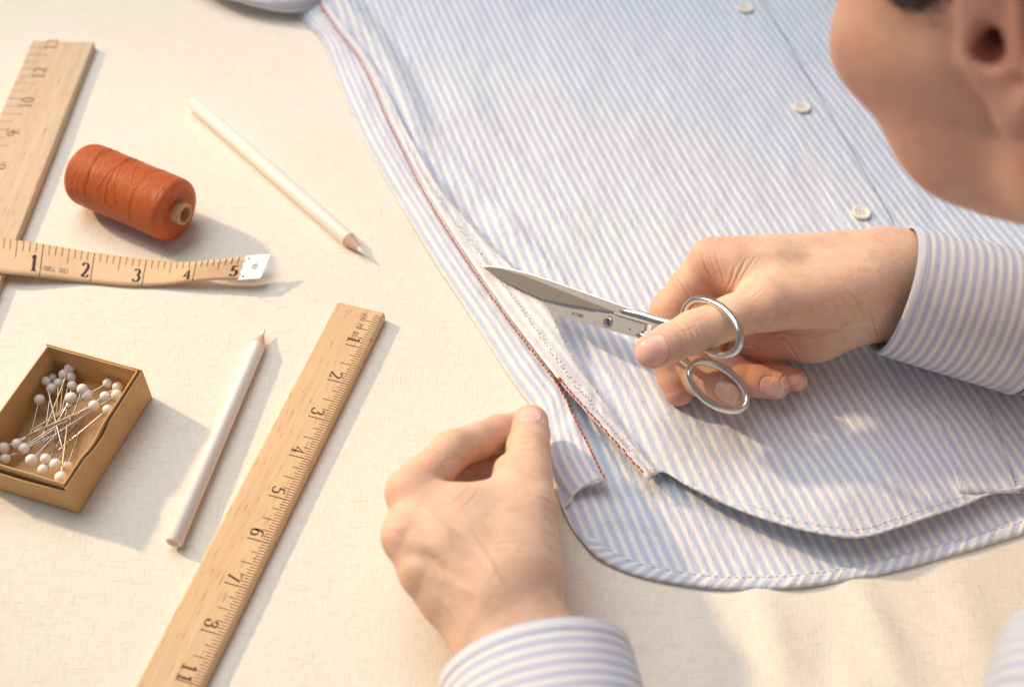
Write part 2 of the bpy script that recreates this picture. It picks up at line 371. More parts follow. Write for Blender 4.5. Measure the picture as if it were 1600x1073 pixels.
def strokes(text, h, pen=0.13, thin=0.06, gap=0.12):
    """flat glyph mesh in 2-D: list of (verts2d, faces); calligraphic pen, thick on the down strokes"""
    out = []; x0 = 0.0
    for ch in text:
        for S in GL.get(ch, []):
            P = np.array(S, float)
            if len(P) < 2: continue
            T = np.gradient(P, axis=0); T /= np.linalg.norm(T, axis=1)[:, None] + 1e-9
            wd = (thin + (pen - thin) * np.abs(T[:, 1]) ** 1.5)[:, None] * 0.5
            Nn = np.stack([-T[:, 1], T[:, 0]], 1)
            e0 = P[0] - T[0] * 0.02; e1_ = P[-1] + T[-1] * 0.02
            Q = P.copy(); Q[0] = e0; Q[-1] = e1_
            L_, R_ = Q + Nn * wd, Q - Nn * wd
            Vv = np.vstack([L_, R_]); n = len(P)
            Vv[:, 0] += x0
            out.append((Vv * h, [(i, n + i, n + i + 1, i + 1) for i in range(n - 1)]))
        x0 += 0.6 + gap if ch != '.' else 0.34
    return out, (x0 - gap) * h
def write(mb, text, h, origin, ex, ey, center=True, pen=0.13, thin=0.06, fn=None, gap=0.12):
    S, wd = strokes(text, h, pen, thin, gap)
    for k, (Vv, F) in enumerate(S):
        P = np.array(origin)[None] + (Vv[:, :1] - (wd / 2 if center else 0)) * np.array(ex)[None] + Vv[:, 1:] * np.array(ey)[None]
        if P.shape[1] == 2: P = np.c_[P, np.zeros(len(P))]
        P[:, 2] += 0.0004 * k
        if fn is not None: P = fn(P)
        mb.add(P, F)

# ------------------------------------------------------------------ wooden rulers
def ruler(label, corner, along, across, length, width, thick, wmat, ink, start, first, numbers, inch, digit_h, side, z0=0.0, text=False, sub=16):
    """corner: top edge corner; along/across unit vectors on the table; graduations along the 'across' = width edge"""
    r = thing('wooden_ruler', label, 'ruler', (*corner[:2], 0))
    c = np.array([corner[0], corner[1], z0]); al = np.array([*along, 0.0]); ac = np.array([*across, 0.0])
    n = 90; Vt = []; U = []
    prof = [(0, 0), (width, 0), (width, thick * 0.80), (width - 0.10, thick), (0.06, thick), (0, thick - 0.06)]
    for i in range(n + 1):
        s = length * i / n
        for k, (p, q) in enumerate(prof):
            wob = 0.012 * vnoise(s * 1.3, k * 3.1, 5)
            Vt.append(c + al * s + ac * (p + (wob if 0 < k < 4 else 0)) + V3(0, 0, q)); U.append((s, p + q))
    m_ = len(prof)
    F = [(i * m_ + k, i * m_ + (k + 1) % m_, (i + 1) * m_ + (k + 1) % m_, (i + 1) * m_ + k) for i in range(n) for k in range(m_)]
    F += [tuple(range(m_))[::-1], tuple(n * m_ + k for k in range(m_))]
    flip = np.cross(al, ac)[2] > 0
    if not flip: F = [f[::-1] for f in F]
    o = keep(obj('blade_board', Vt, F, wmat, None, U, False), r); bevel(o, 0.04, 2)
    mb = MB(); zt = z0 + thick + 0.004
    tot = int((length - start) / inch * sub)
    for i in range(0, tot + 1):
        s = start + i * inch / sub
        if s < 0.2 or s > length - 0.1: continue
        if i % sub == 0: L = 1.10
        elif i % (sub // 2) == 0: L = 0.86
        elif i % max(1, sub // 4) == 0: L = 0.62
        else: L = 0.40 if i % 2 == 0 else 0.34
        L *= width / 2.7
        wd = 0.020 if i % sub else 0.026
        e = width - 0.12
        P = [c + al * (s - wd) + ac * e, c + al * (s + wd) + ac * e, c + al * (s + wd) + ac * (e - L), c + al * (s - wd) + ac * (e - L)]
        for p in P: p[2] = zt
        mb.add(P, [(0, 1, 2, 3)] if flip else [(3, 2, 1, 0)])
    tag(keep(mb.build('graduation_marks', ink, None, False), r), kind='stuff')
    for k, num in enumerate(numbers):
        s = start + (first + k) * inch
        mb = MB(); org = c + al * (s + side * 0.36) + ac * (width - 0.12 - 1.10 * width / 2.7 + 0.02); org[2] = zt + 0.001
        write(mb, num, digit_h, org, al, ac, True, 0.17, 0.07)
        keep(mb.build('numeral', ink, None, False), r)
    if text:
        mb = MB(); org = c + al * (start + 0.12) + ac * (width - 1.05); org[2] = zt + 0.001
        write(mb, '400 PD QSI', 0.27, org, al, ac, False, 0.12, 0.09, None, 0.08)
        keep(mb.build('maker_text', ink, None, False), r)
    return r
ZR = 0.5
c0 = at(527, 471, ZR); c1 = at(602, 488, ZR); cb = (at(209, 1073, ZR) + at(316, 1073, ZR)) / 2
al = unit((cb - (c0 + c1) / 2)[:2]); ac = np.array([-al[1], al[0]])
if ac @ (c1 - c0)[:2] < 0: ac = -ac
wid = float(ac @ (c1 - c0)[:2]); inch = 2.31
ruler('light wooden ruler running from beside the tape to the bottom edge of the photo', c0, al, ac, 25.5, wid, ZR, M['wood'], M['ink'], 0.18, 1,
      ['1', '2', '3', '4', '5', '6', '7', '%', '11'], inch, 0.62, -1, 0.0, True)
p0 = at(52, 58, ZR); p1 = at(147, 66, ZR); pb = at(28, 368, ZR)
al2 = unit((p1 - pb)[:2]); ac2 = np.array([-al2[1], al2[0]]); L2 = 31.0
w2 = float(ac2 @ (p0 - p1)[:2])
cs = p1[:2] - al2 * L2
ruler('worn pale wooden ruler in the top left corner, lying under the tape', cs, al2, ac2, L2, w2, ZR, M['wood_pale'], M['ink_faded'], L2 + 0.02 - 12 * 2.75, 4,
      ['4', '5', '6', '7', '8', '9', '10', '12', '13'], 2.75, 0.72, -1, 0.0, False, 4)

# ------------------------------------------------------------------ tape measure
tp = thing('tape_measure', 'tan tailor tape measure with black numerals and a metal tip, lying across the left', 'tape measure', at(200, 420))
top = resample(pts([(-150, 345, 0.85), (-60, 356, 0.80), (0, 371, 0.72), (60, 380, 0.55), (130, 392, 0.30), (200, 402, 0.30), (260, 409, 0.5), (310, 408, 0.9), (350, 404, 1.05), (385, 401, 1.0), (398, 400, 1.0)]), 160)
bot = resample(pts([(-150, 402, 0.80), (-60, 412, 0.75), (0, 426, 0.66), (60, 432, 0.45), (130, 440, 0.12), (200, 446, 0.10), (245, 446, 0.15), (300, 440, 0.45), (345, 437, 0.60), (375, 437, 0.62), (385, 437, 0.62)]), 160)
ts = np.r_[0, np.cumsum(np.linalg.norm(np.diff((top + bot) / 2, axis=0), axis=1))]
def tape_pt(P):                              # P: (s along, v across 0 bottom..1 top, lift)
    s, v, l = P[:, 0], P[:, 1], P[:, 2]
    i = np.interp(s, ts, np.arange(len(ts))); k = np.clip(i.astype(int), 0, len(ts) - 2); f = (i - k)[:, None]
    a_ = top[k] * (1 - f) + top[k + 1] * f; b_ = bot[k] * (1 - f) + bot[k + 1] * f
    n_ = np.cross(top[k + 1] - top[k], a_ - b_); n_ /= np.linalg.norm(n_, axis=1)[:, None]
    n_ *= np.sign(n_[:, 2:3]); return b_ + (a_ - b_) * v[:, None] + n_ * l[:, None]
S_, V_ = np.meshgrid(np.linspace(0, ts[-1], 200), np.linspace(0, 1, 7), indexing='ij')
q = tape_pt(np.stack([S_.ravel(), V_.ravel(), np.zeros(S_.size)], 1))
o = keep(obj('ribbon', q, grid_faces(200, 7), M['tape'], None, np.stack([S_.ravel(), V_.ravel()], 1)), tp); solid(o, 0.05, -1)
def s_at(px): # arc length whose top edge projects nearest that column
    d = (top - CAM); x = 800 + FPX * d[:, 0] / (d @ FW); return float(np.interp(px, x, ts))
inch_px = {'0': -12, '1': 68, '2': 148, '3': 229, '4': 307, '5': 384}
ss = [s_at(inch_px[k]) for k in '012345']
mb = MB()
def tick(s, v0, v1, w_=0.018):
    mb.add(tape_pt(np.array([(s - w_, v0, 0.008), (s + w_, v0, 0.008), (s + w_, v1, 0.008), (s - w_, v1, 0.008)])), [(0, 1, 2, 3)])
ss = [ss[0] - (ss[1] - ss[0])] + ss
for a_, b_ in zip(ss[:-1], ss[1:]):
    for k in range(8):
        s = a_ + (b_ - a_) * k / 8
        n_ = 6 if k == 0 else 1
        v1 = 0.0 if k == 0 else (0.5 if k == 4 else 0.70)
        for j in range(n_):
            hi = 1 - (1 - v1) * j / n_; lo = 1 - (1 - v1) * (j + 1) / n_
            tick(s, hi, lo, 0.022 if k == 0 else 0.018)
tag(keep(mb.build('graduation_marks', M['ink_dark'], None, False), tp), kind='stuff')
vh = 1.75
for k, num in enumerate('12345'):
    mb = MB()
    def fn(P, s0=ss[k + 2] - 0.36): return tape_pt(np.stack([s0 + P[:, 0], 0.16 + P[:, 1] / vh, np.full(len(P), 0.010) + P[:, 2]], 1))
    write(mb, num, 0.80, (0, 0), (0.85, 0), (0, 1), True, 0.24, 0.07, fn)
    keep(mb.build('numeral', M['ink_dark'], None, False), tp)
mb = MB()
def fn(P, s0=ss[2] + 0.12): return tape_pt(np.stack([s0 + P[:, 0], 0.20 + P[:, 1] / vh, np.full(len(P), 0.010) + P[:, 2]], 1))
write(mb, 'NORCA. 1011', 0.24, (0, 0), (0.75, 0), (0, 1), False, 0.12, 0.08, fn)
keep(mb.build('maker_text', M['ink_dark'], None, False), tp)
# metal tip with a round hole, three teeth at its inner end
a0, a1, b0, b1 = tape_pt(np.array([(ts[-1] - 0.45, 1.03, 0.03), (ts[-1] - 0.45, -0.03, 0.03), (ts[-1] + 0.0, 1.03, 0.03), (ts[-1], -0.03, 0.03)]))
ex = unit(b0 - a0); ey = unit(a0 - a1); en = np.cross(ex, ey)
LT, WT = 1.25, float(np.linalg.norm(a0 - a1))
outer = [(0.0, 0.0), (LT * 0.95, -0.02), (LT + 0.08, WT)] + [(0.0, WT)] + [(0.0 + (0.09 if i % 2 else -0.02), WT * (1 - (i + 0.5) / 7)) for i in range(7)]
hole = [(LT * 0.55 + 0.17 * math.cos(t), WT * 0.5 + 0.17 * math.sin(t)) for t in np.linspace(0, 2 * math.pi, 20, endpoint=False)]
def holed(outer, hole, nrad=3):
    # radial strip between hole ring and outline sampled at the same angles
    hc = np.mean(hole, axis=0); n = 64; Vv = []; F = []
    op = np.array(outer + [outer[0]]); seg = []
    for t in np.linspace(0, 2 * math.pi, n, endpoint=False):
        d = np.array([math.cos(t), math.sin(t)]); best = 1e9
        for p, q in zip(op[:-1], op[1:]):
            e = q - p; den = d[0] * e[1] - d[1] * e[0]
            if abs(den) < 1e-9: continue
            r_ = ((p - hc)[0] * e[1] - (p - hc)[1] * e[0]) / den; u_ = ((p - hc)[0] * d[1] - (p - hc)[1] * d[0]) / den
            if r_ > 0 and -1e-6 <= u_ <= 1 + 1e-6: best = min(best, r_)
        hr = np.linalg.norm(np.array(hole[0]) - hc)
        seg.append((hc + d * hr, hc + d * best))
    for i, (p, q) in enumerate(seg): Vv += [p, q]
    F = [(2 * i, 2 * i + 1, 2 * ((i + 1) % n) + 1, 2 * ((i + 1) % n)) for i in range(n)]
    return np.array(Vv), F
Vv, F = holed(outer, hole)
o = keep(obj('metal_tip', a1 + Vv[:, :1] * ex + Vv[:, 1:] * ey, F, M['tin'], None, None, False), tp); solid(o, 0.05, 0)
for yy in (0.14, 0.86):
    Vt, F = tube([a1 + ex * 0.22 + ey * WT * yy + en * 0.02, a1 + ex * 0.22 + ey * WT * yy + en * 0.045], 0.045, 10)
    keep(obj('rivet', Vt, F, M['ink_dark']), tp)

# ------------------------------------------------------------------ spool of rust thread
sp = thing('thread_spool', 'spool of rust orange thread lying on its side above the tape', 'thread spool', at(200, 340))
RS = 1.72
sa, sb = at(128, 268, RS), at(279, 331, RS)
ax = unit(sb - sa); LS = float(np.linalg.norm(sb - sa)); up = V3(0, 0, 1); sd = np.cross(ax, up)
prof = []
for t in np.linspace(0, 1, 61):
    x = t * LS
    r = RS * (1 + 0.012 * math.sin(t * 9) + 0.02 * math.sin(math.pi * t))
    e = min(x, LS - x); rr = 0.62 if x < LS / 2 else 0.40
    if e < rr: r -= rr * (1 - math.sqrt(max(0, 1 - (1 - e / rr) ** 2)))
    prof.append((x, r))
prof = [(0.10, 0.62), (0.02, RS - 0.75)] + prof + [(LS - 0.01, RS - 0.6), (LS - 0.06, 0.62)]
ns = 72; Vt = []; U = []
for x, r in prof:
    for j in range(ns + 1):
        t = 2 * math.pi * j / ns
        rj = r * (1 + 0.006 * float(vnoise(x * 2.2, math.cos(t) * 2 + 5, 3)))
        Vt.append(sa + ax * x + rj * (math.cos(t) * up + math.sin(t) * sd)); U.append((x + (r - RS) * 0.7, t * RS))
keep(obj('thread_winding', Vt, grid_faces(len(prof), ns + 1), M['rust'], None, U), sp)
for (x0, x1, t0, t1) in [(1.0, 1.9, -1.5, 0.9), (2.2, 3.9, -1.6, 1.2), (3.6, 2.6, -1.6, 1.0), (2.9, 3.15, -1.5, 1.3), (4.9, 4.7, -1.0, 1.6), (3.1, 4.4, -1.2, 0.4), (1.6, 1.75, -1.8, 1.4)]:
    tt = np.linspace(0, 1, 26); P = []
    for t in tt:
        x = x0 + (x1 - x0) * t; an = t0 + (t1 - t0) * t
        r = RS * (1 + 0.012 * math.sin(x / LS * 9) + 0.02 * math.sin(math.pi * x / LS)) + 0.004
        P.append(sa + ax * x + r * (math.cos(an) * up + math.sin(an) * sd))
    Vt, F = tube(P, 0.020, 6); keep(obj('crossing_thread', Vt, F, M['red'] if False else M['rust'], None, [(0, 0)] * len(Vt)), sp)
mb = MB()
rings = [(0.2, 0.60), (LS + 0.42, 0.60), (LS + 0.46, 0.56), (LS + 0.46, 0.44), (LS + 0.38, 0.41), (0.2, 0.41)]
Vt = []
for x, r in rings:
    for j in range(40):
        t = 2 * math.pi * j / 40; Vt.append(sa + ax * x + r * (math.cos(t) * up + math.sin(t) * sd))
F = [(i * 40 + j, i * 40 + (j + 1) % 40, (i + 1) * 40 + (j + 1) % 40, (i + 1) * 40 + j) for i in range(5) for j in range(40)]
core = keep(obj('core_tube', Vt, F, M['core']), sp)
mb = MB()
for t0 in np.linspace(0.2, 1.6, 7):      # faded print round the core
    P = [sa + ax * (LS + x) + 0.605 * (math.cos(t) * up - math.sin(t) * sd) for x, t in ((0.12, t0), (0.30, t0), (0.30, t0 + 0.11), (0.12, t0 + 0.11))]
    mb.add(P, [(0, 1, 2, 3)])
keep(mb.build('core_print', M['ink_faded'], None, False), sp)

# ------------------------------------------------------------------ white marking pencils
def pencil(label, back, tip, r, cone, lead, sides=0):
    p = thing('marking_pencil', label, 'pencil', (back + tip) / 2, 'white marking pencils')
    d = unit(tip - back); L = np.linalg.norm(tip - back)
    upv = unit(V3(0, 0, 1) - d * d[2])
    P = [back + d * x for x in (0, 0.03, L - cone)]
    keep(obj('barrel', *tube(P, [r - 0.03, r, r], 28, True, 1, upv), M['pencil']), p)
    keep(obj('end_core', *tube([back - d * 0.006, back + d * 0.05], 0.62 * r, 20, True, 1, upv), M['pencil_wood']), p)
    sh = tube([back + d * (L - cone), back + d * (L - lead)], [r * 0.99, r * 0.36], 28, True, 1, upv)
    keep(obj('sharpened_wood', *sh, M['pencil_wood']), p)
    keep(obj('lead_point', *tube([back + d * (L - lead), back + d * (L - 0.02), back + d * L], [r * 0.355, r * 0.08, r * 0.03], 18, True, 1, upv), M['chalk']), p)
    return p
pencil('white pencil lying diagonally between the thread spool and the striped shirt', at(302, 161, 0.42), at(576, 402, 0.30), 0.40, 1.75, 0.85)
pencil('white pencil lying between the pin box and the front ruler', at(271, 848, 0.40), at(414, 513, 0.34), 0.385, 1.15, 0.5)

# ------------------------------------------------------------------ card box of pins
HB = 2.15
bR = at(222, 577, HB); bN = at(102, 762, HB); bB = at(76, 531, HB)
eL = unit((bN - bR)[:2]); eS = np.array([eL[1], -eL[0]])
if eS @ (bB - bR)[:2] < 0: eS = -eS
LB = float(eL @ (bN - bR)[:2]); WB = float(eS @ (bB - bR)[:2])
O = bR[:2]
def bp(l, s, z): return np.array([*(O + eL * l + eS * s), z])
box = thing('pin_box', 'small open kraft card box holding white headed pins', 'box', bp(LB / 2, WB / 2, 0))
def wall(name, l0, s0, l1, s1, z0, z1a, t, mt, dip=None, lean=0.0, n=24):
    """a card wall from (l0,s0) to (l1,s1), thickness t to its left, top edge a little wavy"""
    a_ = np.array([l0, s0]); b_ = np.array([l1, s1]); d = (b_ - a_) / np.linalg.norm(b_ - a_); nn = np.array([-d[1], d[0]])
    Vt = []
    for i in range(n + 1):
        u = i / n; p = a_ + (b_ - a_) * u
        zt = z1a + 0.03 * float(vnoise(u * 5, l0 * 3 + s0, 9))
        if dip: zt -= dip[2] * math.exp(-((u - dip[0]) / dip[1]) ** 4)
        out = lean * math.sin(math.pi * u)
        for k, (of, z) in enumerate(((0, z0), (t, z0), (t, zt), (0, zt))):
            pp = p + nn * (of - out * (z / zt if z > z0 else 0)); Vt.append(bp(pp[0], pp[1], z))
    F = [(i * 4 + k, i * 4 + (k + 1) % 4, (i + 1) * 4 + (k + 1) % 4, (i + 1) * 4 + k) for i in range(n) for k in range(4)] + [(0, 3, 2, 1), (n * 4, n * 4 + 1, n * 4 + 2, n * 4 + 3)]
    o = keep(obj(name, Vt, F, mt, None, None, False), box); bevel(o, 0.02, 2)
t = 0.07
wall('outer_wall', 0, 0, LB, 0, 0, HB - 0.10, t, M['card'], (0.60, 0.12, 0.22), 0.03)
wall('outer_wall', LB, 0, LB, WB, 0, HB - 0.38, t, M['card'], None, 0.10)
wall('outer_wall', LB, WB, 0, WB, 0, HB - 0.15, t, M['card'])
wall('outer_wall', 0, WB, 0, 0, 0, HB - 0.02, t, M['card'])
g = 0.14
wall('inner_wall', g, g, LB - g, g, 0.1, HB + 0.02, t, M['card_in'], (0.64, 0.10, 0.16))
wall('inner_wall', LB - g, g, LB - g, WB - g, 0.1, HB + 0.02, t, M['card_in'])
wall('inner_wall', LB - g, WB - g, g, WB - g, 0.1, HB + 0.05, t, M['card_in'])
wall('inner_wall', g, WB - g, g, g, 0.1, HB + 0.04, t, M['card_in'])
Vt, F = prism([bp(g, g, 0)[:2], bp(LB - g, g, 0)[:2], bp(LB - g, WB - g, 0)[:2], bp(g, WB - g, 0)[:2]], 0.06, 0.14)
keep(obj('floor_card', Vt, F, M['card_in'], None, None, False), box)

# pins: heads and tips
sx = 1 / 3.7
pins = [((400, 205, 1.0), (205, 700, .9)), ((370, 240, .9), (330, 620, .4)), ((408, 255, .75), (300, 660, .35)), ((302, 262, .7), (265, 560, .5)), ((264, 278, 1.0), (372, 715, 1.0)), ((338, 290, .8), (320, 600, .5)),
        ((296, 322, .8), (258, 590, .45)), ((416, 305, .8), (362, 560, .5)), ((228, 386, .9), (185, 570, .5)), ((476, 325, 1.35), (370, 620, .7)), ((503, 360, 1.1), (190, 560, .8)), ((411, 375, 1.2), (240, 690, .6)),
        ((622, 290, 1.0), (300, 480, .6)), ((679, 312, 1.0), (340, 540, .6)), ((607, 366, 1.2), (160, 640, .9)), ((674, 358, 1.2), (80, 740, .7)), ((543, 420, 1.35), (140, 600, .9)), ((622, 443, 1.3), (360, 660, .7)),
        ((20, 664, 1.0), (350, 500, .6)), ((98, 640, .9), (420, 420, .6)), ((140, 667, 1.1), (500, 440, .8)), ((182, 734, 1.1), (440, 470, .7)), ((264, 727, 1.15), (420, 560, .5)), ((250, 790, .9), (430, 470, .5)), ((321, 759, 1.1), (460, 520, .6)),
        ((352, 835, 1.2), (400, 450, .9)), ((30, 725, .7), (310, 590, .4)), ((390, 770, .6), (470, 540, .4))]
RH = 0.262
me_h = None
for (hx, hy, hz), (tx, ty, tz) in pins:
    h = at(hx * sx, 520 + hy * sx, hz); tt = at(tx * sx, 520 + ty * sx, tz)
    d = unit(tt - h); L = min(max(float(np.linalg.norm(tt - h)), 3.1), 4.3); ll = h + d * L
    if ll[2] < 0.2: d = unit(h + d * L + V3(0, 0, 0.2 - ll[2]) - h)
    p = thing('pin', 'straight steel pin with a round white head lying in the card box', 'pin', h, 'white headed pins in the card box')
    if me_h is None:
        o = obj('pin_head', *(lambda n, mm: ([(RH * math.sin(math.pi * i / n) * math.cos(2 * math.pi * j / mm), RH * math.sin(math.pi * i / n) * math.sin(2 * math.pi * j / mm), RH * math.cos(math.pi * i / n)) for i in range(n + 1) for j in range(mm)],
            [(i * mm + j, (i + 1) * mm + j, (i + 1) * mm + (j + 1) % mm, i * mm + (j + 1) % mm) for i in range(n) for j in range(mm)]))(12, 20), M['pearl'], p); me_h = o.data
    else:
        o = bpy.data.objects.new('pin_head', me_h); COL.objects.link(o); o.parent = p
    k = random.uniform(0.88, 1.1); o.scale = (k, k, k)
    obj('shaft', *tube([d * 0.2, d * (L - 0.3), d * L], [0.040, 0.040, 0.008], 7), M['pin_gold'] if random.random() < 0.18 else M['pin'], p)


# ------------------------------------------------------------------ striped shirt spread on the table
SD = unit((0.305, -0.952)); SPP = np.array([-SD[1], SD[0]])          # along / across the stripes
shirt = thing('striped_shirt', 'blue and white striped shirt lying flat with its red side seam partly cut open', 'shirt', at(1100, 500))
def coons(left, right, topc, botc, nu, nv):
    """u: left->right (nu), v: top->bottom (nv); curves are 3-D polylines"""
    Lc, Rc = resample(left, nv), resample(right, nv); Tc, Bc = resample(topc, nu), resample(botc, nu)
    Tc += np.linspace(0, 1, nu)[:, None] * (Rc[0] - Tc[-1]) + np.linspace(1, 0, nu)[:, None] * (Lc[0] - Tc[0])
    Bc += np.linspace(0, 1, nu)[:, None] * (Rc[-1] - Bc[-1]) + np.linspace(1, 0, nu)[:, None] * (Lc[-1] - Bc[0])
    u = np.linspace(0, 1, nu)[:, None, None]; v = np.linspace(0, 1, nv)[None, :, None]
    P = (1 - u) * Lc[None] + u * Rc[None] + (1 - v) * Tc[:, None] + v * Bc[:, None]
    P -= (1 - u) * (1 - v) * Lc[0] + u * (1 - v) * Rc[0] + (1 - u) * v * Lc[-1] + u * v * Rc[-1]
    return P, u[:, :, 0], v[:, :, 0]
def poly_dist(P, line):
    """distance in the table plane to a polyline, and which side (+ = right of its direction)"""
    X = P[..., 0]; Y = P[..., 1]; best = np.full(X.shape, 1e9); side = np.zeros(X.shape); tpar = np.zeros(X.shape)
    line = np.asarray(line)[:, :2]; s = np.r_[0, np.cumsum(np.linalg.norm(np.diff(line, axis=0), axis=1))]
    for i in range(len(line) - 1):
        p, q = line[i], line[i + 1]; d = q - p; L = np.hypot(*d); d = d / L
        t = np.clip((X - p[0]) * d[0] + (Y - p[1]) * d[1], 0, L)
        dx = X - p[0] - t * d[0]; dy = Y - p[1] - t * d[1]; r = np.hypot(dx, dy); m = r < best
        best[m] = r[m]; side[m] = np.sign(dy * d[0] - dx * d[1])[m] * -1; tpar[m] = ((s[i] + t) / s[-1])[m]
    return best, side, tpar
def stripe_uv(P): return np.stack([P[..., 0] * SPP[0] + P[..., 1] * SPP[1], P[..., 0] * SD[0] + P[..., 1] * SD[1]], -1).reshape(-1, 2)

SEAM1 = [(455, -60), (497, 5), (520, 40), (570, 110), (610, 200), (650, 280), (700, 365), (750, 440), (800, 510), (868, 598), (902, 665), (944, 748)]
SEAM2 = SEAM1[:10] + [(905, 640), (950, 690), (1003, 750)]
EDGE = [(425, -60), (462, 20), (500, 62), (517, 100), (532, 140), (572, 228), (620, 312), (680, 412), (742, 506), (796, 590), (832, 642), (844, 695), (858, 740), (882, 783)]
HEMF = [(1003, 750), (1024, 737), (1060, 756), (1100, 775), (1150, 797), (1200, 815), (1260, 830), (1330, 839), (1390, 826), (1450, 806), (1500, 790), (1545, 772), (1600, 762), (1760, 728)]
HEMZ = [0.75, 0.8, 0.95, 1.1, 1.25, 1.35, 1.4, 1.35, 1.2, 1.05, 0.95, 0.8, 0.8, 0.8]
seam1 = pts([(x, y, 0.55) for x, y in SEAM1]); seam1r = resample(seam1, 120)
def zbase(P):
    return 0.06 * vnoise(P[..., 0] / 3.1, P[..., 1] / 4.3, 11) + 0.03 * vnoise(P[..., 0] / 1.2, P[..., 1] / 1.9, 12)
def cloth_sheet(name, P, mt, uv, thick=0.04, parent=None):
    nu_, nv_ = P.shape[:2]
    F = grid_faces(nu_, nv_)
    a_ = P[1, 0] - P[0, 0]; b_ = P[0, 1] - P[0, 0]
    if np.cross(a_, b_)[2] < 0: F = F[:, ::-1]
    o = keep(obj(name, P.reshape(-1, 3), F, mt, None, uv), parent or shirt); solid(o, thick, -1); return o

# back panel, with the curved tail and its hem
BL = pts([(470, -60, .10), (515, 60, .04), (572, 190, .04), (652, 335, .04), (732, 465, .04), (812, 580, .04), (846, 655, .06), (858, 730, .06), (872, 780, .05), (893, 825, .04), (912, 850, .04)])
BB_px = [(912, 850), (930, 868), (962, 887), (1010, 903), (1100, 918), (1180, 921), (1250, 917), (1330, 906), (1400, 891), (1500, 864), (1600, 834), (1780, 780)]
BB = pts([(x, y, 0.05 + 0.10 * math.sin(i * 1.3) ** 2) for i, (x, y) in enumerate(BB_px)])
P, u, v = coons(BL, pts([(1800, -60, .1), (1780, 780, .1)]), pts([(470, -60, .1), (1800, -60, .1)]), BB, 120, 120)
P[..., 2] += zbase(P) * np.minimum(1, 4 * (1 - v)) * 0.9 * np.minimum(1, 6 * u) + 0.05
cloth_sheet('back_panel', P, M['stripe'], stripe_uv(P))
edge = P[:, -1, :]                                                          # folded hem along the tail
T = np.gradient(edge, axis=0); T /= np.linalg.norm(T, axis=1)[:, None]; inn = np.stack([-T[:, 1], T[:, 0], 0 * T[:, 0]], 1)
k5 = np.linspace(-0.02, 0.62, 9)
H = edge[:, None] + inn[:, None] * k5[None, :, None]
H[..., 2] += 0.055 + 0.06 * np.sin(np.linspace(0, math.pi, 9))[None] + 0.02 * vnoise(np.arange(120)[:, None] * 0.9, k5[None] * 2, 4)
H[:, 0, 2] -= 0.08
hs = np.r_[0, np.cumsum(np.linalg.norm(np.diff(edge, axis=0), axis=1))]
cloth_sheet('tail_hem', H, M['stripe'], np.stack([hs[:, None] * 0.80 - k5[None] * 0.75, k5[None] + 0 * hs[:, None]], -1).reshape(-1, 2), 0.03)
def stitch_row(name, line, mt, length, gap, r, lift=0.03, wob=0.012, kind='stuff', parent=None, sink=0.35):
    """a row of small separate stitches along a 3-D line"""
    line = np.asarray(line); s = np.r_[0, np.cumsum(np.linalg.norm(np.diff(line, axis=0), axis=1))]; mb = MB(); x = 0.0
    while x + length < s[-1]:
        q = np.linspace(0, 1, 5); xs = x + q * length
        Q = np.stack([np.interp(xs, s, line[:, k]) for k in range(3)], 1)
        Q[:, 2] += lift + r * 1.2 * np.sin(q * math.pi) - r * sink
        Q[:, :2] += rng.normal(0, wob, 2)
        mb.add(*tube(Q, r * (0.55 + 0.45 * np.sin(q * math.pi)), 6)); x += length + gap
    o = keep(mb.build(name, mt), parent or shirt)
    return tag(o, kind=kind) if kind else o
stitch_row('hem_stitching', H[:, 7], M['whitethread'], 0.20, 0.10, 0.022, 0.02)

# front panel
FL = pts([(x + (12 if y > 595 else 0), y, z) for (x, y), z in zip(SEAM2, [.55] * 9 + [.7, .75, .75, .75])])
FB = pts([(x, y, z) for (x, y), z in zip(HEMF, HEMZ)])
P, u, v = coons(FL, pts([(1800, -60, .4), (1760, 728, .8)]), pts([(455, -60, .55), (1800, -60, .4)]), FB, 300, 260)
dist, side, tpar = poly_dist(P, seam1r)
# a soft fold runs beside the seam in the upper part and dies out near the scissors
sst = lambda x, a_, b_: (lambda t_: t_ * t_ * (3 - 2 * t_))(np.clip((x - a_) / (b_ - a_), 0, 1))
fold = sst(dist, 0.5, 1.35) * (1 - sst(dist, 1.35, 2.9)) * sst(tpar, -0.02, 0.10) * (1 - sst(tpar, 0.36, 0.52))
fold *= 1 + 0.25 * vnoise(tpar * 14, dist * 0.6, 41)
P[..., 2] += 0.62 * fold
P[..., 2] += zbase(P) * 2.4 * np.minimum(1, u * 12)
def dimple(px, py, wx, amp):
    c_ = at(px, py, 0.5); return amp * np.exp(-(((P[..., 0] - c_[0]) ** 2 + (P[..., 1] - c_[1]) ** 2) / wx ** 2))
P[..., 2] += dimple(1330, 800, 3.0, 0.25) * np.clip((1 - v) * 20, 0, 1) + dimple(760, 330, 1.5, -0.15) + dimple(1240, 690, 3.0, -0.25)
P[..., 2] += ridge(P[..., 0], P[..., 1], at(690, 235, .5), at(900, 470, .5), 0.5, 0.22) + ridge(P[..., 0], P[..., 1], at(760, 330, .5), at(850, 420, .5), 0.28, 0.14)
P[..., 2] += ridge(P[..., 0], P[..., 1], at(900, 560, .5), at(1090, 750, .5), 0.55, 0.20)
for p_, q_, w_, a_ in [((960, 600), (1130, 700), .5, .16), ((1010, 660), (1110, 720), .35, .14), ((1180, 690), (1290, 760), .6, .18), ((1330, 690), (1420, 790), .7, .2), ((840, 330), (960, 420), .6, .15), ((700, 120), (860, 330), .8, .14), ((1380, 640), (1560, 700), .6, .2)]:
    P[..., 2] += ridge(P[..., 0], P[..., 1], at(*p_, .6), at(*q_, .6), w_, a_)
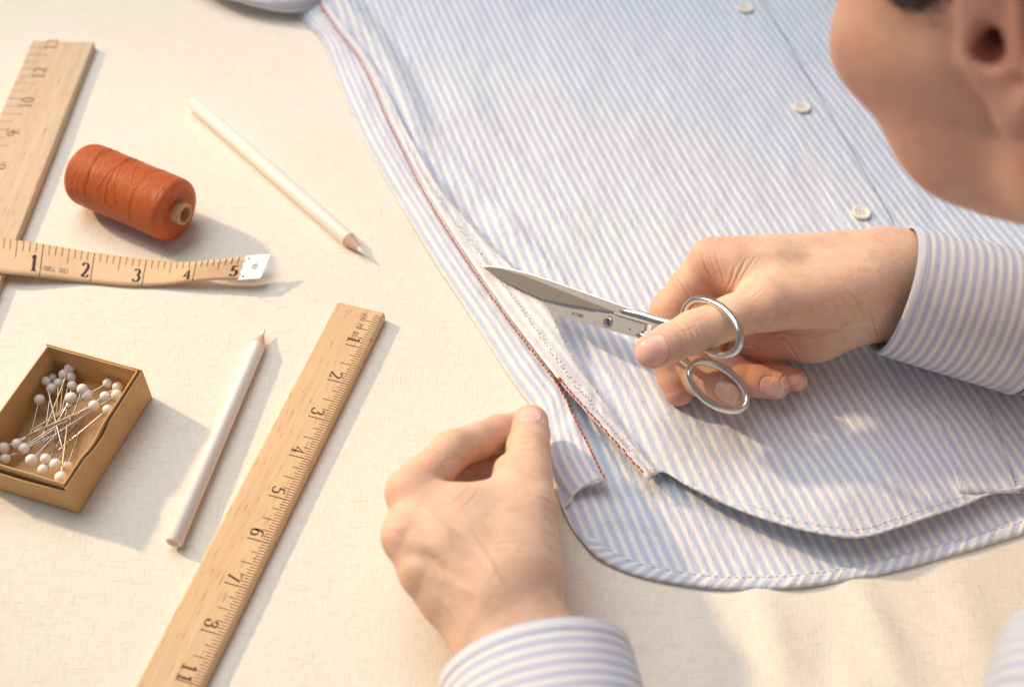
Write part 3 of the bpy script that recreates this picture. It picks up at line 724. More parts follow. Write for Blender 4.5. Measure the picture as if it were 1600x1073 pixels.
pk = np.exp(-dist / 0.9) * np.minimum(1, u * 40) * vnoise(tpar * 75, dist * 0.5, 55); P[..., 2] += 0.16 * pk
P[..., 2] += 0.05 * vnoise(P[..., 0] * SPP[0] * 0.9 + P[..., 1] * SPP[1] * 0.9, P[..., 0] * SD[0] * 0.22 + P[..., 1] * SD[1] * 0.22, 57) * np.minimum(1, u * 12)
FP = P.copy()
cloth_sheet('front_panel', P, M['stripe'], stripe_uv(P) + np.array([0.13, 0]))
def front_z(x, y):
    d = (FP[..., 0] - x) ** 2 + (FP[..., 1] - y) ** 2; return float(FP.reshape(-1, 3)[d.argmin(), 2])
# rolled front hem
edge = P[:, -1, :][22:]; T = np.gradient(edge, axis=0); T /= np.linalg.norm(T, axis=1)[:, None]; inn = np.stack([-T[:, 1], T[:, 0], 0 * T[:, 0]], 1)
seg = 8; mb_r = 0.075 + 0.03 * vnoise(np.arange(len(edge)) * 0.7, 0, 8)
roll = edge + inn * 0.05; roll[:, 2] += 0.02 * vnoise(np.arange(len(edge)) * 0.55, 3.3, 4)
Vt, F = tube(roll, mb_r, seg); 
ru = np.repeat(np.r_[0, np.cumsum(np.linalg.norm(np.diff(roll, axis=0), axis=1))], seg)
keep(obj('front_hem', Vt, F, M['stripe_pale'], None, np.stack([ru * 0.9, np.tile(np.arange(seg) * 0.05, len(roll))], 1)), shirt)
stitch_row('hem_stitching', edge + inn * 0.42 + V3(0, 0, 0.05), M['whitethread'], 0.18, 0.10, 0.018, 0.0)

# side strip left of the red seam (the fold at the shirt's side)
SZ = [.72, .72, .72, .72, .72, .72, .72, .72, .74, .78, .84, .84]
EL = pts([(x, y, 0.02) for x, y in EDGE]); ER = pts([(x + (13 if y < 560 else 3), y, z - (0.06 if y < 560 else 0)) for (x, y), z in zip(SEAM1, SZ)])
nu_ = 26
NV = 420
Lc, Rc = resample(EL, NV), resample(ER, NV)
uu = np.linspace(0, 1, nu_)[:, None, None]
P = (1 - uu) * Lc[None] + uu * Rc[None]
vv = np.linspace(0, 1, NV)[None]; u2 = uu[:, :, 0]
P[..., 2] += 0.34 * np.sin(np.pi * u2 ** 0.78) * (1 - 0.35 * u2) + 0.12 * vnoise(u2 * 3, vv * 22, 21) * np.minimum(1, u2 * 3) * np.minimum(1, (1 - u2) * 5)
P[..., 2] += 0.13 * vnoise(vv * 62 + u2 * 2.0, u2 * 1.6, 23) * u2 ** 1.5
sl = np.r_[0, np.cumsum(np.linalg.norm(np.diff(Lc, axis=0), axis=1))]
wd_ = np.linalg.norm(Rc - Lc, axis=1)
cloth_sheet('side_strip', P, M['stripe'], np.stack([uu[:, :, 0] * wd_[None] * 1.12 + 0.22, 0 * uu[:, :, 0] + sl[None]], -1).reshape(-1, 2))
SP = P.copy()
low = np.concatenate([P[::-1, -1], P[:1, -1]]) + V3(0, 0, 0.0)
rr_ = tube(resample(pts([(945, 747, .84), (927, 751, .80), (911, 759, .70), (896, 772, .52), (884, 790, .28)]), 40), 0.055 + 0.04 * vnoise(np.arange(40) * .8, 1, 2), 8)
keep(obj('strip_end_fold', *rr_, M['whitethread'], None, [(i * 0.05, 0) for i in range(len(rr_[0]))]), shirt)

# seam allowance: the pale inner strip right of the seam, with its frayed cut edge
AR_px = [(470, -60, .60), (512, 8, .62), (545, 50, .70), (590, 118, .82), (634, 205, .88), (680, 285, .9), (742, 362, .95), (790, 410, 1.15), (846, 468, 1.75), (886, 545, 1.45), (930, 612, 1.0), (975, 678, 0.95), (1021, 735, 0.95)]
AL_ = pts([(x + 5, y, z) for (x, y), z in zip(SEAM2, [.62] * 6 + [.66, .75, .85, .95, .95, .9, .85])])
AR_ = pts(AR_px)
NA = 460
Lc, Rc = resample(AL_, NA), resample(AR_, NA); na = 26
uu = np.linspace(0, 1, na)[:, None, None]; P = (1 - uu) * Lc[None] + uu * Rc[None]
vv = np.linspace(0, 1, NA)[None]
P[..., 2] += 0.10 * np.sin(uu[:, :, 0] * math.pi) + 0.07 * vnoise(uu[:, :, 0] * 3.0, vv * 20, 31) + 0.16
P[..., 2] += 0.10 * vnoise(vv * 70 + uu[:, :, 0] * 1.5, uu[:, :, 0] * 2.0, 35) * np.sin(np.clip(uu[:, :, 0] * 1.1, 0, 1) * math.pi)
# raised cord along the middle (the old overlocked edge)
P[..., 2] += 0.07 * np.exp(-((uu[:, :, 0] - 0.38) / 0.06) ** 2) * np.clip((vv - 0.45) / 0.1, 0, 1)
fr = 0.05 * vnoise(vv * 90, 0 * vv + 2.5, 33) + 0.04 * vnoise(vv * 260, 0 * vv + 1.5, 34)
P[-1, :, 0] += fr[0]; P[-1, :, 1] += fr[0] * 0.6
sl = np.r_[0, np.cumsum(np.linalg.norm(np.diff(Lc, axis=0), axis=1))]; wd_ = np.linalg.norm(Rc - Lc, axis=1)
cloth_sheet('seam_allowance', P, M['stripe_pale'], np.stack([uu[:, :, 0] * wd_[None] + 0.2, 0 * uu[:, :, 0] + sl[None]], -1).reshape(-1, 2), 0.03)
AP = P.copy()
mid = AP[int(na * 0.38), int(NA * 0.441):int(NA * 0.971)] + V3(0, 0, 0.03)
stitch_row('overlock_stitching', mid, M['bluethread'], 0.10, 0.12, 0.03, 0.0, 0.03)
stitch_row('overlock_stitching', mid + V3(0.10, 0.05, 0), M['whitethread'], 0.14, 0.08, 0.03, 0.0, 0.03)
# frayed fibres along cut edges
mb = MB()
def fuzz(line, n, out, ln, lift=0.02, r=0.009):
    line = np.asarray(line)
    for _ in range(n):
        i = rng.integers(0, len(line) - 1); f = rng.random(); p = line[i] * (1 - f) + line[i + 1] * f
        tdir = unit(line[i + 1] - line[i]); o_ = np.cross(tdir, V3(0, 0, 1)) * out
        L = ln * rng.uniform(0.3, 1.3); d = unit(o_ * rng.uniform(0.2, 1) + tdir * rng.normal(0, 0.7) + V3(0, 0, rng.uniform(-0.5, 0.6)))
        b_ = rng.normal(0, 0.4, 3); q = np.linspace(0, 1, 5)[:, None]
        mb.add(*tube(p + V3(0, 0, lift) + d * L * q + b_ * L * q * q * 0.5, r * np.linspace(1, 0.5, 5), 4, False))
tmp = AP[-1]
fuzz(tmp[int(NA * 0.500):], 700, -1, 0.20); fuzz(tmp[int(NA * 0.500):], 600, 1, 0.16); fuzz(tmp[int(NA * 0.118):int(NA * 0.500)], 60, -1, 0.12)
fuzz(AP[:4, -1], 40, 1, 0.4); fuzz(AP[:, -1], 60, 1, 0.28); fuzz(AP[:, -1], 60, -1, 0.25)
fuzz(SP[16:, -1], 60, 1, 0.35); fuzz(SP[-1, int(NV * .787):], 60, -1, 0.16); fuzz(AP[0, int(NA * 0.824):], 60, 1, 0.14); fuzz(rr_[0][::8], 70, 1, 0.14); fuzz(roll, 300, -1, 0.12, 0.05); fuzz(roll[:30], 80, 1, 0.2, 0.05)
tag(keep(mb.build('frayed_fibres', M['whitethread']), shirt), kind='stuff')
# red seam stitching, both halves of the opened seam
n1 = resample(pts([(x + 1, y, z + 0.22) for (x, y), z in zip(SEAM1[1:], SZ[1:])]), 600)
stitch_row('red_seam_stitching', n1, M['red'], 0.20, 0.05, 0.048, 0.0, 0.012)
k2 = int(np.argmin(np.linalg.norm(AP[0, :, :2] - at(873, 598, 0.95)[None, :2], axis=1)))
n2 = resample(AP[1, k2:NA - 1] + V3(0, 0, 0.04), 90)
stitch_row('red_seam_stitching', n2, M['red'], 0.20, 0.07, 0.048, 0.03, 0.012)
keep(obj('seam_knot', *tube(n2[0] + np.linspace(-0.12, 0.12, 5)[:, None] * unit(n2[5] - n2[0]) + V3(0, 0, .03), [0.03, 0.085, 0.10, 0.085, 0.03], 8), M['red']), shirt)
for k0 in (4, 13):
    q = n1[k0]; keep(obj('seam_knot', *tube(q + np.linspace(-0.15, 0.15, 5)[:, None] * unit(n1[k0 + 4] - n1[k0]), [0.03, 0.08, 0.09, 0.07, 0.03], 8), M['red']), shirt)
# loose thread ends
def loose(P_, mt, r=0.011, parent=None):
    L_ = resample(pts(P_), 40); keep(obj('loose_thread', *tube(L_, r, 5), mt), shirt)
loose([(942, 746, .75), (952, 752, .8), (962, 766, .6), (970, 778, .4)], M['whitethread'])
loose([(940, 748, .7), (945, 770, .5), (952, 792, .35), (955, 805, .28)], M['whitethread'])
loose([(946, 740, .7), (962, 744, .9), (980, 750, .8), (976, 762, .5)], M['whitethread'])
loose([(1000, 748, .8), (985, 752, .7), (978, 745, .8), (985, 737, .9)], M['whitethread'])
loose([(905, 645, .9), (898, 668, .8), (910, 690, .7), (906, 700, .5)], M['whitethread'])
loose([(935, 815, .28), (965, 808, .34), (995, 812, .34), (1022, 828, .28)], M['whitethread'])
loose([(948, 820, .28), (975, 818, .34), (1000, 826, .30), (1012, 832, .26)], M['bluethread'])
loose([(985, 730, .8), (975, 725, .9), (972, 738, .8), (980, 748, .7)], M['whitethread'])

# placket with its stitch lines and buttons
b_px = [(1165, 12), (1253, 170), (1345, 337)]
pl_a = at(1150, -22, 0.5)[:2]; 
plc = [at(1132, -60, .5), at(1165, 12, .5), at(1253, 170, .5), at(1345, 337, .5), at(1430, 495, .5), at(1500, 650, .5), at(1545, 772, .8)]
plr = resample(np.array(plc), 120); T = np.gradient(plr, axis=0); T /= np.linalg.norm(T, axis=1)[:, None]; rg = np.stack([T[:, 1], -T[:, 0], 0 * T[:, 0]], 1); rg *= -np.sign(rg[:1, 0])[:, None] * -1
ku = np.linspace(-1.45, 1.45, 15)
P = plr[:, None] + rg[:, None] * ku[None, :, None]
for i in range(P.shape[0]):
    for j in range(P.shape[1]): P[i, j, 2] = front_z(P[i, j, 0], P[i, j, 1]) + 0.04
for _ in range(3): P[1:-1, :, 2] = (P[:-2, :, 2] + P[2:, :, 2] + P[1:-1, :, 2] * 2) / 4; P[:, 1:-1, 2] = (P[:, :-2, 2] + P[:, 2:, 2] + P[:, 1:-1, 2] * 2) / 4
P[..., 2] += 0.03 * np.cos(ku / 1.45 * math.pi / 2)[None]; P[:, 0, 2] -= 0.05; P[:, -1, 2] -= 0.05
cloth_sheet('placket', P, M['stripe'], stripe_uv(P) + np.array([0.20, 0]), 0.03)
stitch_row('placket_stitching', P[:, 1] + V3(0, 0, .012), M['bluethread'], 0.20, 0.10, 0.02, 0.0); stitch_row('placket_stitching', P[:, 13] + V3(0, 0, .012), M['bluethread'], 0.20, 0.10, 0.02, 0.0)
for bx, by in b_px:
    c_ = at(bx, by, 0.75); c_[2] = front_z(c_[0], c_[1]) + 0.20
    R_ = 0.50; rp = [(0.0, 0.02), (0.30, 0.02), (0.36, 0.05), (0.44, 0.075), (0.50, 0.05), (0.52, -0.02), (0.48, -0.09), (0.30, -0.12), (0.0, -0.12)]
    Vt = [c_ + V3(r * math.cos(t), r * math.sin(t), z) for r, z in rp for t in np.linspace(0, 2 * math.pi, 32, endpoint=False)]
    F = [(i * 32 + j, (i + 1) * 32 + j, (i + 1) * 32 + (j + 1) % 32, i * 32 + (j + 1) % 32) for i in range(len(rp) - 1) for j in range(32)]
    bt = keep(obj('button', Vt, F, M['button']), shirt)
    for hx, hy in ((.1, .1), (-.1, .1), (.1, -.1), (-.1, -.1)):
        h_ = obj('thread_hole', *tube([c_ + V3(hx, hy, 0.0), c_ + V3(hx, hy, 0.026)], 0.045, 10), M['hole']); h_.parent = bt
    keep(obj('button_shank', *tube([c_ + V3(0, 0, -.26), c_ + V3(0, 0, -.1)], 0.14, 10), M['whitethread']), shirt)
# bunched sleeve of the shirt at the top left
P = resample(pts([(290, -70, 1.0), (360, -32, 1.1), (425, -12, 1.1), (472, -6, .95), (515, -20, .5)]), 70)
th = np.linspace(0, 2 * math.pi, 40); T = np.gradient(P, axis=0); T /= np.linalg.norm(T, axis=1)[:, None]; sdv = np.cross(T, V3(0, 0, 1)); sdv /= np.linalg.norm(sdv, axis=1)[:, None]
rad = np.interp(np.linspace(0, 1, 70), [0, .3, .55, .75, 1], [1.5, 1.4, 1.35, 1.2, 0.6])[:, None] * (1 + 0.10 * np.sin(th * 3 + np.linspace(0, 5, 70)[:, None]) + 0.06 * np.sin(th * 7 - np.linspace(0, 9, 70)[:, None]))
S3 = P[:, None] + rad[..., None] * (np.cos(th)[None, :, None] * sdv[:, None] + 0.55 * np.sin(th)[None, :, None] * V3(0, 0, 1))
cloth_sheet('sleeve', S3, M['stripe'], np.stack([th[None] * 1.5 + 0 * rad, np.linspace(0, 9, 70)[:, None] + 0 * rad], -1).reshape(-1, 2), 0.03)

# ------------------------------------------------------------------ scissors
sc = thing('scissors', 'small polished steel scissors held in the right hand with blades open at the seam', 'scissors', at(948, 503, 2.9))
def blade_mesh(outline, lift_px, thick, ridge_in=0.0):
    """outline: image points with heights; made a solid plate along the scissors' normal"""
    return outline
tipU, pivot, ringU = at(752, 416, 1.15), at(948, 503, 2.9), at(1112, 512, 5.6)
ringL = at(1121, 603, 4.3)
sx_ = unit(tipU - ringU); sn = unit(np.cross(at(1112, 512, 5.6) - at(752, 416, 1.15), at(1121, 603, 4.3) - at(752, 416, 1.15)))
if sn[2] < 0: sn = -sn
def onplane(px, py, off=0.0):                # point of the scissors' own plane
    d = FW + (px - 800) / FPX * RT + (536.5 - py) / FPX * UPV
    t_ = ((tipU + sn * off - CAM) @ sn) / (d @ sn); return CAM + d * t_
def plate(name, px_outline, thick, mt, off=0.0, parent=sc, bev=0.03):
    T_ = [onplane(x, y, off) for x, y in px_outline]; B_ = [p - sn * thick for p in T_]; n = len(T_)
    F = [tuple(range(n)), tuple(range(n, 2 * n))[::-1]] + [(i, n + i, n + (i + 1) % n, (i + 1) % n) for i in range(n)]
    nn = np.cross(T_[1] - T_[0], T_[2] - T_[1])
    area2 = sum(np.cross(T_[i] - T_[0], T_[i + 1] - T_[0]) @ sn for i in range(1, n - 1))
    if area2 < 0: F = [f[::-1] for f in F]
    o = keep(obj(name, T_ + B_, F, mt, None, None, False), parent) if parent is sc else obj(name, T_ + B_, F, mt, parent, None, False)
    bevel(o, bev, 2, 25); return o
# upper blade: broad ground face, bright bevelled spine
up_out = [(752, 416), (768, 417), (787, 421), (822, 431.5), (862, 447), (907, 465), (937, 477), (964, 487.5), (935, 483.5), (905, 478), (880, 474), (842, 465), (815, 453), (790, 441), (770, 429), (757, 420)]
plate('upper_blade', up_out, 0.08, M['blade'], 0.22, bev=0.02)
spine = [(752, 415.5), (768, 415.5), (788, 418), (823, 426), (863, 439), (908, 455), (948, 469), (990, 484), (1012, 491), (1010, 498), (990, 494), (964, 488), (937, 477.5), (907, 465.5), (862, 447.5), (822, 432), (787, 421.5), (768, 417.5)]
plate('blade_spine', spine, 0.09, M['satin'], 0.24, bev=0.015)
low_out = [(843, 463), (870, 468), (900, 474), (930, 481), (933, 484), (929, 509), (900, 502), (872, 494), (856, 480)]
plate('lower_blade', low_out, 0.14, M['satin'], 0.0, bev=0.025)
plate('blade_edge', [(843, 463), (870, 466.5), (900, 472.5), (932, 480), (933, 483), (900, 476), (870, 470)], 0.10, M['steel'], 0.03, bev=0.01)
plate('pivot_block', [(931, 484), (936, 481), (960, 486), (1004, 494), (1010, 500), (1007, 516), (988, 526), (960, 518), (929, 510)], 0.22, M['satin'], 0.06, bev=0.035)
def disc(name, px, py, r, h, mt, off, parent=sc):
    c_ = onplane(px, py, off); a_ = tube([c_ - sn * h, c_, c_ + sn * 0.02], [r, r, r * 0.8], 28, True, 1, sx_)
    return keep(obj(name, *a_, mt), sc)
disc('screw', 950, 503, 0.27, 0.1, M['ink_dark'], 0.062); disc('screw', 950, 503, 0.235, 0.1, M['steel'], 0.085)
c_ = onplane(950, 503, 0.112); sl_ = unit(onplane(951, 510, .1) - onplane(949, 496, .1))
keep(obj('screw_slot', *tube([c_ - sl_ * 0.2, c_ + sl_ * 0.2], 0.035, 6), M['ink_dark']), sc)
mb = MB()
ex_ = unit(onplane(915, 491) - onplane(895, 486)); ey_ = unit(np.cross(sn, ex_)); ey_ *= np.sign(ey_ @ (onplane(900, 480) - onplane(900, 490)))
write(mb, 'MFZURR', 0.16, onplane(893, 492, 0.006), ex_, ey_, False, 0.12, 0.09)
keep(mb.build('blade_stamp', M['ink_dark'], None, False), sc)
# handle shanks and finger rings
def shank(name, P_, R_, flat=0.6): keep(obj(name, *tube(resample(np.array(P_), 30), resample(np.array([[r, 0, 0] for r in R_]), 30)[:, 0], 14, True, flat, sn), M['steel']), sc)
shank('upper_shank', [onplane(962, 484, .1), onplane(1000, 494, .12), onplane(1030, 503, .08), onplane(1062, 508, .0), onplane(1076, 500, 0)], [0.22, 0.26, 0.22, 0.20, 0.18])
shank('lower_shank', [onplane(985, 514, -.05), onplane(1000, 524, -.1), onplane(1030, 540, -.1), onplane(1062, 558, -.05), onplane(1080, 572, 0)], [0.20, 0.24, 0.21, 0.19, 0.17])
def ring3(name, c_, A_, B_, r):
    t_ = np.linspace(0, 2 * math.pi, 73)[:-1]; P_ = c_ + np.cos(t_)[:, None] * A_ + np.sin(t_)[:, None] * B_; nrm_ = unit(np.cross(A_, B_))
    Vt = []; T_ = np.roll(P_, -1, 0) - np.roll(P_, 1, 0); T_ /= np.linalg.norm(T_, axis=1)[:, None]; O_ = np.cross(T_, nrm_)
    for i in range(72):
        for j in range(12):
            a_ = 2 * math.pi * j / 12; Vt.append(P_[i] + r * (math.cos(a_) * nrm_ * 1.25 + math.sin(a_) * O_[i]))
    F = [(i * 12 + j, ((i + 1) % 72) * 12 + j, ((i + 1) % 72) * 12 + (j + 1) % 12, i * 12 + (j + 1) % 12) for i in range(72) for j in range(12)]
    keep(obj(name, Vt, F, M['steel']), sc)
def atd(px, py, w):                          # the same, by distance along the line of sight
    return CAM + (FW + (px - 800) / FPX * RT + (536.5 - py) / FPX * UPV) * w
wU = float((at(1112, 511, 5.6) - CAM) @ FW) - 0.45; cU = atd(1112, 511, wU)
ring3('finger_ring', cU, atd(1151, 546, wU - 1.15) - cU, atd(1133, 484, wU - 0.5) - cU, 0.175)
wL = float((at(1121, 603, 4.0) - CAM) @ FW); cL = atd(1121, 603, wL)
ring3('finger_ring', cL, atd(1163, 634, wL - 0.1) - cL, atd(1138, 581, wL + 0.35) - cL, 0.165)

# ------------------------------------------------------------------ implicit surfaces: a body grown as one continuous skin
def cone(P, a, b, ra, rb):
    ab = b - a; t = np.clip(((P - a) @ ab) / (ab @ ab), 0, 1)
    return np.linalg.norm(P - a - t[:, None] * ab, axis=1) - (ra + (rb - ra) * t)
def ell(P, c, R, r):                          # R rows: local axes
    q = (P - c) @ np.asarray(R).T; r = np.asarray(r, float)
    k0 = np.linalg.norm(q / r, axis=1); k1 = np.linalg.norm(q / r ** 2, axis=1); return k0 * (k0 - 1) / np.maximum(k1, 1e-6)
def smin(a, b, k):
    h = np.maximum(k - np.abs(a - b), 0) / k; return np.minimum(a, b) - h * h * k * 0.25
def smax(a, b, k): return -smin(-a, -b, k)
def surface(f, lo, hi, h, chunk=400000):
    """surface nets over a narrow band; returns vertices and quads"""
    lo = np.asarray(lo, float); hi = np.asarray(hi, float); B = 5
    n = (np.ceil((hi - lo) / h / B).astype(int)) * B + 1
    nb = (n - 1) // B
    g = np.stack(np.meshgrid(*[np.arange(k) for k in nb], indexing='ij'), -1).reshape(-1, 3)
    cen = lo + (g + 0.5) * B * h
    d = np.concatenate([f(cen[i:i + chunk]) for i in range(0, len(cen), chunk)])
    act = np.abs(d) < B * h * 1.35
    D = np.full(tuple(n), 1.0, np.float32)
    ins = g[(~act) & (d < 0)]
    for i, j, k in ins: D[i * B:i * B + B + 1, j * B:j * B + B + 1, k * B:k * B + B + 1] = -1
    mask = np.zeros(tuple(n), bool)
    for i, j, k in g[act]: mask[i * B:i * B + B + 1, j * B:j * B + B + 1, k * B:k * B + B + 1] = True
    idx = np.argwhere(mask); val = np.concatenate([f(lo + idx[i:i + chunk] * h) for i in range(0, len(idx), chunk)])
    D[mask] = val
    s = D < 0
    c = s[:-1, :-1, :-1].astype(np.int8)
    tot = np.zeros(tuple(n - 1), np.int8)
    for a_ in (0, 1):
        for b_ in (0, 1):
            for c_ in (0, 1): tot += s[a_:n[0] - 1 + a_, b_:n[1] - 1 + b_, c_:n[2] - 1 + c_]
    cells = np.argwhere((tot > 0) & (tot < 8)); ids = np.full(tuple(n - 1), -1, np.int64); ids[tuple(cells.T)] = np.arange(len(cells))
    acc = np.zeros((len(cells), 3)); cnt = np.zeros(len(cells))
    corners = [(a_, b_, c_) for a_ in (0, 1) for b_ in (0, 1) for c_ in (0, 1)]
    for p in corners:
        for ax_ in range(3):
            if p[ax_]: continue
            q = list(p); q[ax_] = 1
            d0 = D[tuple((cells + p).T)]; d1 = D[tuple((cells + q).T)]; m_ = (d0 < 0) != (d1 < 0)
            t_ = np.where(m_, d0 / np.where(np.abs(d0 - d1) < 1e-12, 1, d0 - d1), 0)
            pos = np.tile(np.array(p, float), (len(cells), 1)); pos[:, ax_] += t_
            acc[m_] += pos[m_]; cnt[m_] += 1
    Vt = lo + (cells + acc / np.maximum(cnt, 1)[:, None]) * h
    F = []
    for ax_ in range(3):
        o1, o2 = [(1, 2), (2, 0), (0, 1)][ax_]
        sl0 = [slice(1, -1)] * 3; sl0[ax_] = slice(0, -1); sl1 = [slice(1, -1)] * 3; sl1[ax_] = slice(1, None)
        a0_, a1_ = s[tuple(sl0)], s[tuple(sl1)]
        for sign in (True, False):
            e = np.argwhere((a0_ == sign) & (a1_ != sign)) + np.array([0 if k == ax_ else 1 for k in range(3)])
            if not len(e): continue
            u_ = np.zeros(3, int); u_[o1] = 1; v_ = np.zeros(3, int); v_[o2] = 1
            q = np.stack([ids[tuple((e - u_ - v_).T)], ids[tuple((e - v_).T)], ids[tuple(e.T)], ids[tuple((e - u_).T)]], 1)
            F.append(q if sign else q[:, ::-1])
    F = np.concatenate(F); F = F[(F >= 0).all(1)]
    return Vt, F
def vnormals(Vt, F):
    n = np.cross(Vt[F[:, 2]] - Vt[F[:, 0]], Vt[F[:, 3]] - Vt[F[:, 1]]); o = np.zeros_like(Vt)
    for k in range(4): np.add.at(o, F[:, k], n)
    return o / (np.linalg.norm(o, axis=1)[:, None] + 1e-12)

class Hand:
    """palm: capsules blended softly; fingers: joint chains that join the palm at their root and stay apart elsewhere"""
    def __init__(s): s.palm = []; s.fing = []; s.extra = []; s.cut = []
    def f(s, P):
        d = None
        for a_, b_, ra, rb in s.palm:
            c_ = cone(P, a_, b_, ra, rb); d = c_ if d is None else smin(d, c_, s.kp)
        for J, R, kr, reach in s.fing:
            e = None
            for i in range(len(J) - 1):
                c_ = cone(P, J[i], J[i + 1], R[i], R[i + 1]); e = c_ if e is None else smin(e, c_, 0.22)
            k = 0.05 + kr * np.exp(-(np.linalg.norm(P - J[0], axis=1) / reach) ** 2)
            d = smin(d, e, k)
        for a_, b_, ra, rb, k in s.extra: d = smin(d, cone(P, a_, b_, ra, rb), k)
        return d
def finger(J, r, bulge=0.05):
    """insert knuckle bulges, waists and a rounded pad; J: mcp, pip, dip, tip centres"""
    J = [np.asarray(j, float) for j in J]; r = list(r)
    P, R = [J[0]], [r[0]]
    for i in range(1, len(J) - 1):
        P += [(J[i - 1] * 0.5 + J[i] * 0.5), J[i]]; R += [(r[i - 1] + r[i]) / 2 - bulge * 0.6, r[i] + bulge * 0.4]
    P += [J[-2] * 0.45 + J[-1] * 0.55, J[-1]]; R += [(r[-2] + r[-1]) / 2 + bulge * 0.2, r[-1]]
    return np.array(P), R

def finish(Vt, F, f, nails, creases, flush_shade, marks=()):
    """nails, creases and colour on a grown surface"""
    Nn = vnormals(Vt, F); fl = np.zeros(len(Vt)); nl = np.zeros(len(Vt)); nt_ = np.zeros(len(Vt)); disp = np.zeros(len(Vt))
    for c_, rad, amt in flush_shade: fl = np.maximum(fl, amt * np.exp(-(np.linalg.norm(Vt - c_, axis=1) / rad) ** 2))
    for line, wd, dep in creases:
        line = np.asarray(line); lo_ = line.min(0) - 0.8; hi_ = line.max(0) + 0.8
        sel = np.where(((Vt > lo_) & (Vt < hi_)).all(1))[0]
        if not len(sel): continue
        Q = Vt[sel]; best = np.full(len(sel), 1e9); tt = np.zeros(len(sel)); m_ = len(line) - 1
        for i in range(m_):
            a_, b_ = line[i], line[i + 1]; ab = b_ - a_; t_ = np.clip(((Q - a_) @ ab) / (ab @ ab), 0, 1)
            r_ = np.linalg.norm(Q - a_ - t_[:, None] * ab, axis=1); k_ = r_ < best; best[k_] = r_[k_]; tt[k_] = ((i + t_) / m_)[k_]
        taper = np.clip(np.sin(np.pi * np.clip(tt * 0.86 + 0.07, 0, 1)) * 1.4, 0, 1)
        disp[sel] -= dep * taper * (np.exp(-(best / wd) ** 2) - 0.45 * np.exp(-((best - 2.2 * wd) / wd) ** 2))
        if dep > 0 and wd < 0.12: fl[sel] = np.maximum(fl[sel], 0.35 * taper * np.exp(-(best / (wd * 1.3)) ** 2))  # painted crease shade: narrow creases tinted redder
    for c_, axis, nrm, wd, ln in nails:
        axis = unit(axis); nrm = unit(nrm - axis * (nrm @ axis)); sd_ = np.cross(axis, nrm)
        q = Vt - c_; x = q @ axis; y = q @ sd_; z = q @ nrm
        ang = np.abs(y) / wd; xr = np.where(x > 0, x / (ln * 0.98), x / ln)
        rho = (np.abs(ang) ** 3.0 + np.abs(xr) ** 3.0) ** (1 / 3.0)
        ok = (z > -0.55) & (Nn @ nrm > 0.05)
        ins = np.where(ok, 1 / (1 + np.exp((rho - 1.0) / 0.02)), 0)
        nl = np.maximum(nl, ins); nt_ = np.maximum(nt_, np.where(ok, ins * np.clip((x / ln - 0.80) / 0.12, 0, 1), 0))
        lun = np.where(ok, ins * np.exp(-(((x / ln + 0.95) / 0.28) ** 2 + (y / wd / 0.6) ** 2)), 0); nt_ = np.maximum(nt_, 0.35 * lun)
        disp += np.where(ok, -0.055 * np.exp(-((rho - 1.05) / 0.05) ** 2) * np.where(x > ln * 0.6, 0.4, 1) + 0.03 * ins * np.clip(x / ln + 0.4, 0.0, 1), 0)
        fl *= (1 - ins)
    Vt = Vt + Nn * disp[:, None]
    return Vt, {'flush_shade': np.clip(fl, 0, 1), 'nail': nl, 'nail_tip': nt_}
def sight(f, px, py, z0=9.0):                # where the line of sight through a photo point meets a surface
    p = at(px, py, z0)[None]; d = unit(FW + (px - 800) / FPX * RT + (536.5 - py) / FPX * UPV)
    for _ in range(80):
        s_ = f(p)[0]; p = p + d * max(s_ * 0.8, 0.004)
        if s_ < 0.01: break
    return p[0]

# ---------------------------------------------------------------- left hand: pinches the cloth beside the seam
lh = Hand(); lh.kp = 0.95
L_el = V3(7, -41, 4.2)
lw1, lw2 = at(757, 955, 3.7), at(802, 945, 3.8)
lh.palm = [(lw1, at(790, 1030, 3.5), 1.75, 1.9), (lw2, at(848, 1020, 3.5), 1.62, 1.8),
           (at(785, 895, 4.3), at(643, 770, 4.9), 1.40, 1.08), (at(770, 905, 4.35), at(637, 838, 4.9), 1.40, 1.08), (at(758, 920, 4.2), at(664, 893, 4.5), 1.40, 1.02), (at(752, 938, 3.9), at(700, 932, 3.9), 1.4, 1.0),
           (at(815, 890, 4.0), at(828, 800, 4.1), 1.52, 1.20), (lw2, at(812, 890, 3.9), 1.5, 1.45), (at(728, 800, 4.6), at(795, 790, 4.1), 1.2, 1.2), (at(780, 850, 4.3), at(700, 850, 4.7), 1.35, 1.2), (lw1, at(715, 925, 3.9), 1.6, 1.1)]
J = {}
J['index'] = pts([(643, 770, 4.9), (706, 703, 4.2), (780, 677, 2.8), (826, 664, 1.7)])
J['middle'] = pts([(638, 836, 4.85), (655, 745, 3.0), (735, 732, 2.0), (785, 722, 1.3)])
J['ring'] = pts([(664, 893, 4.5), (660, 800, 2.0), (720, 778, 1.1), (765, 775, 1.0)])
J['pinky'] = pts([(700, 932, 3.9), (690, 850, 1.2), (725, 825, .9), (760, 815, .9)])
J['thumb'] = pts([(828, 800, 4.1), (825, 702, 3.3), (829, 660, 2.5)])
lh.fing = [(*finger(J['index'], [1.0, 0.86, 0.80, 0.68]), 0.5, 1.3), (*finger(J['middle'], [1.0, 0.86, 0.78, 0.66]), 0.5, 1.3), (*finger(J['ring'], [0.95, 0.82, 0.72, 0.62]), 0.5, 1.3), (*finger(J['pinky'], [0.9, 0.7, 0.62, 0.55]), 0.5, 1.2),
           (*finger(J['thumb'], [1.14, 0.93, 0.83], 0.07), 0.6, 1.6)]
lh.extra = [(at(802, 770, 4.1), at(797, 738, 3.75), 1.0, 0.78, 0.6)]
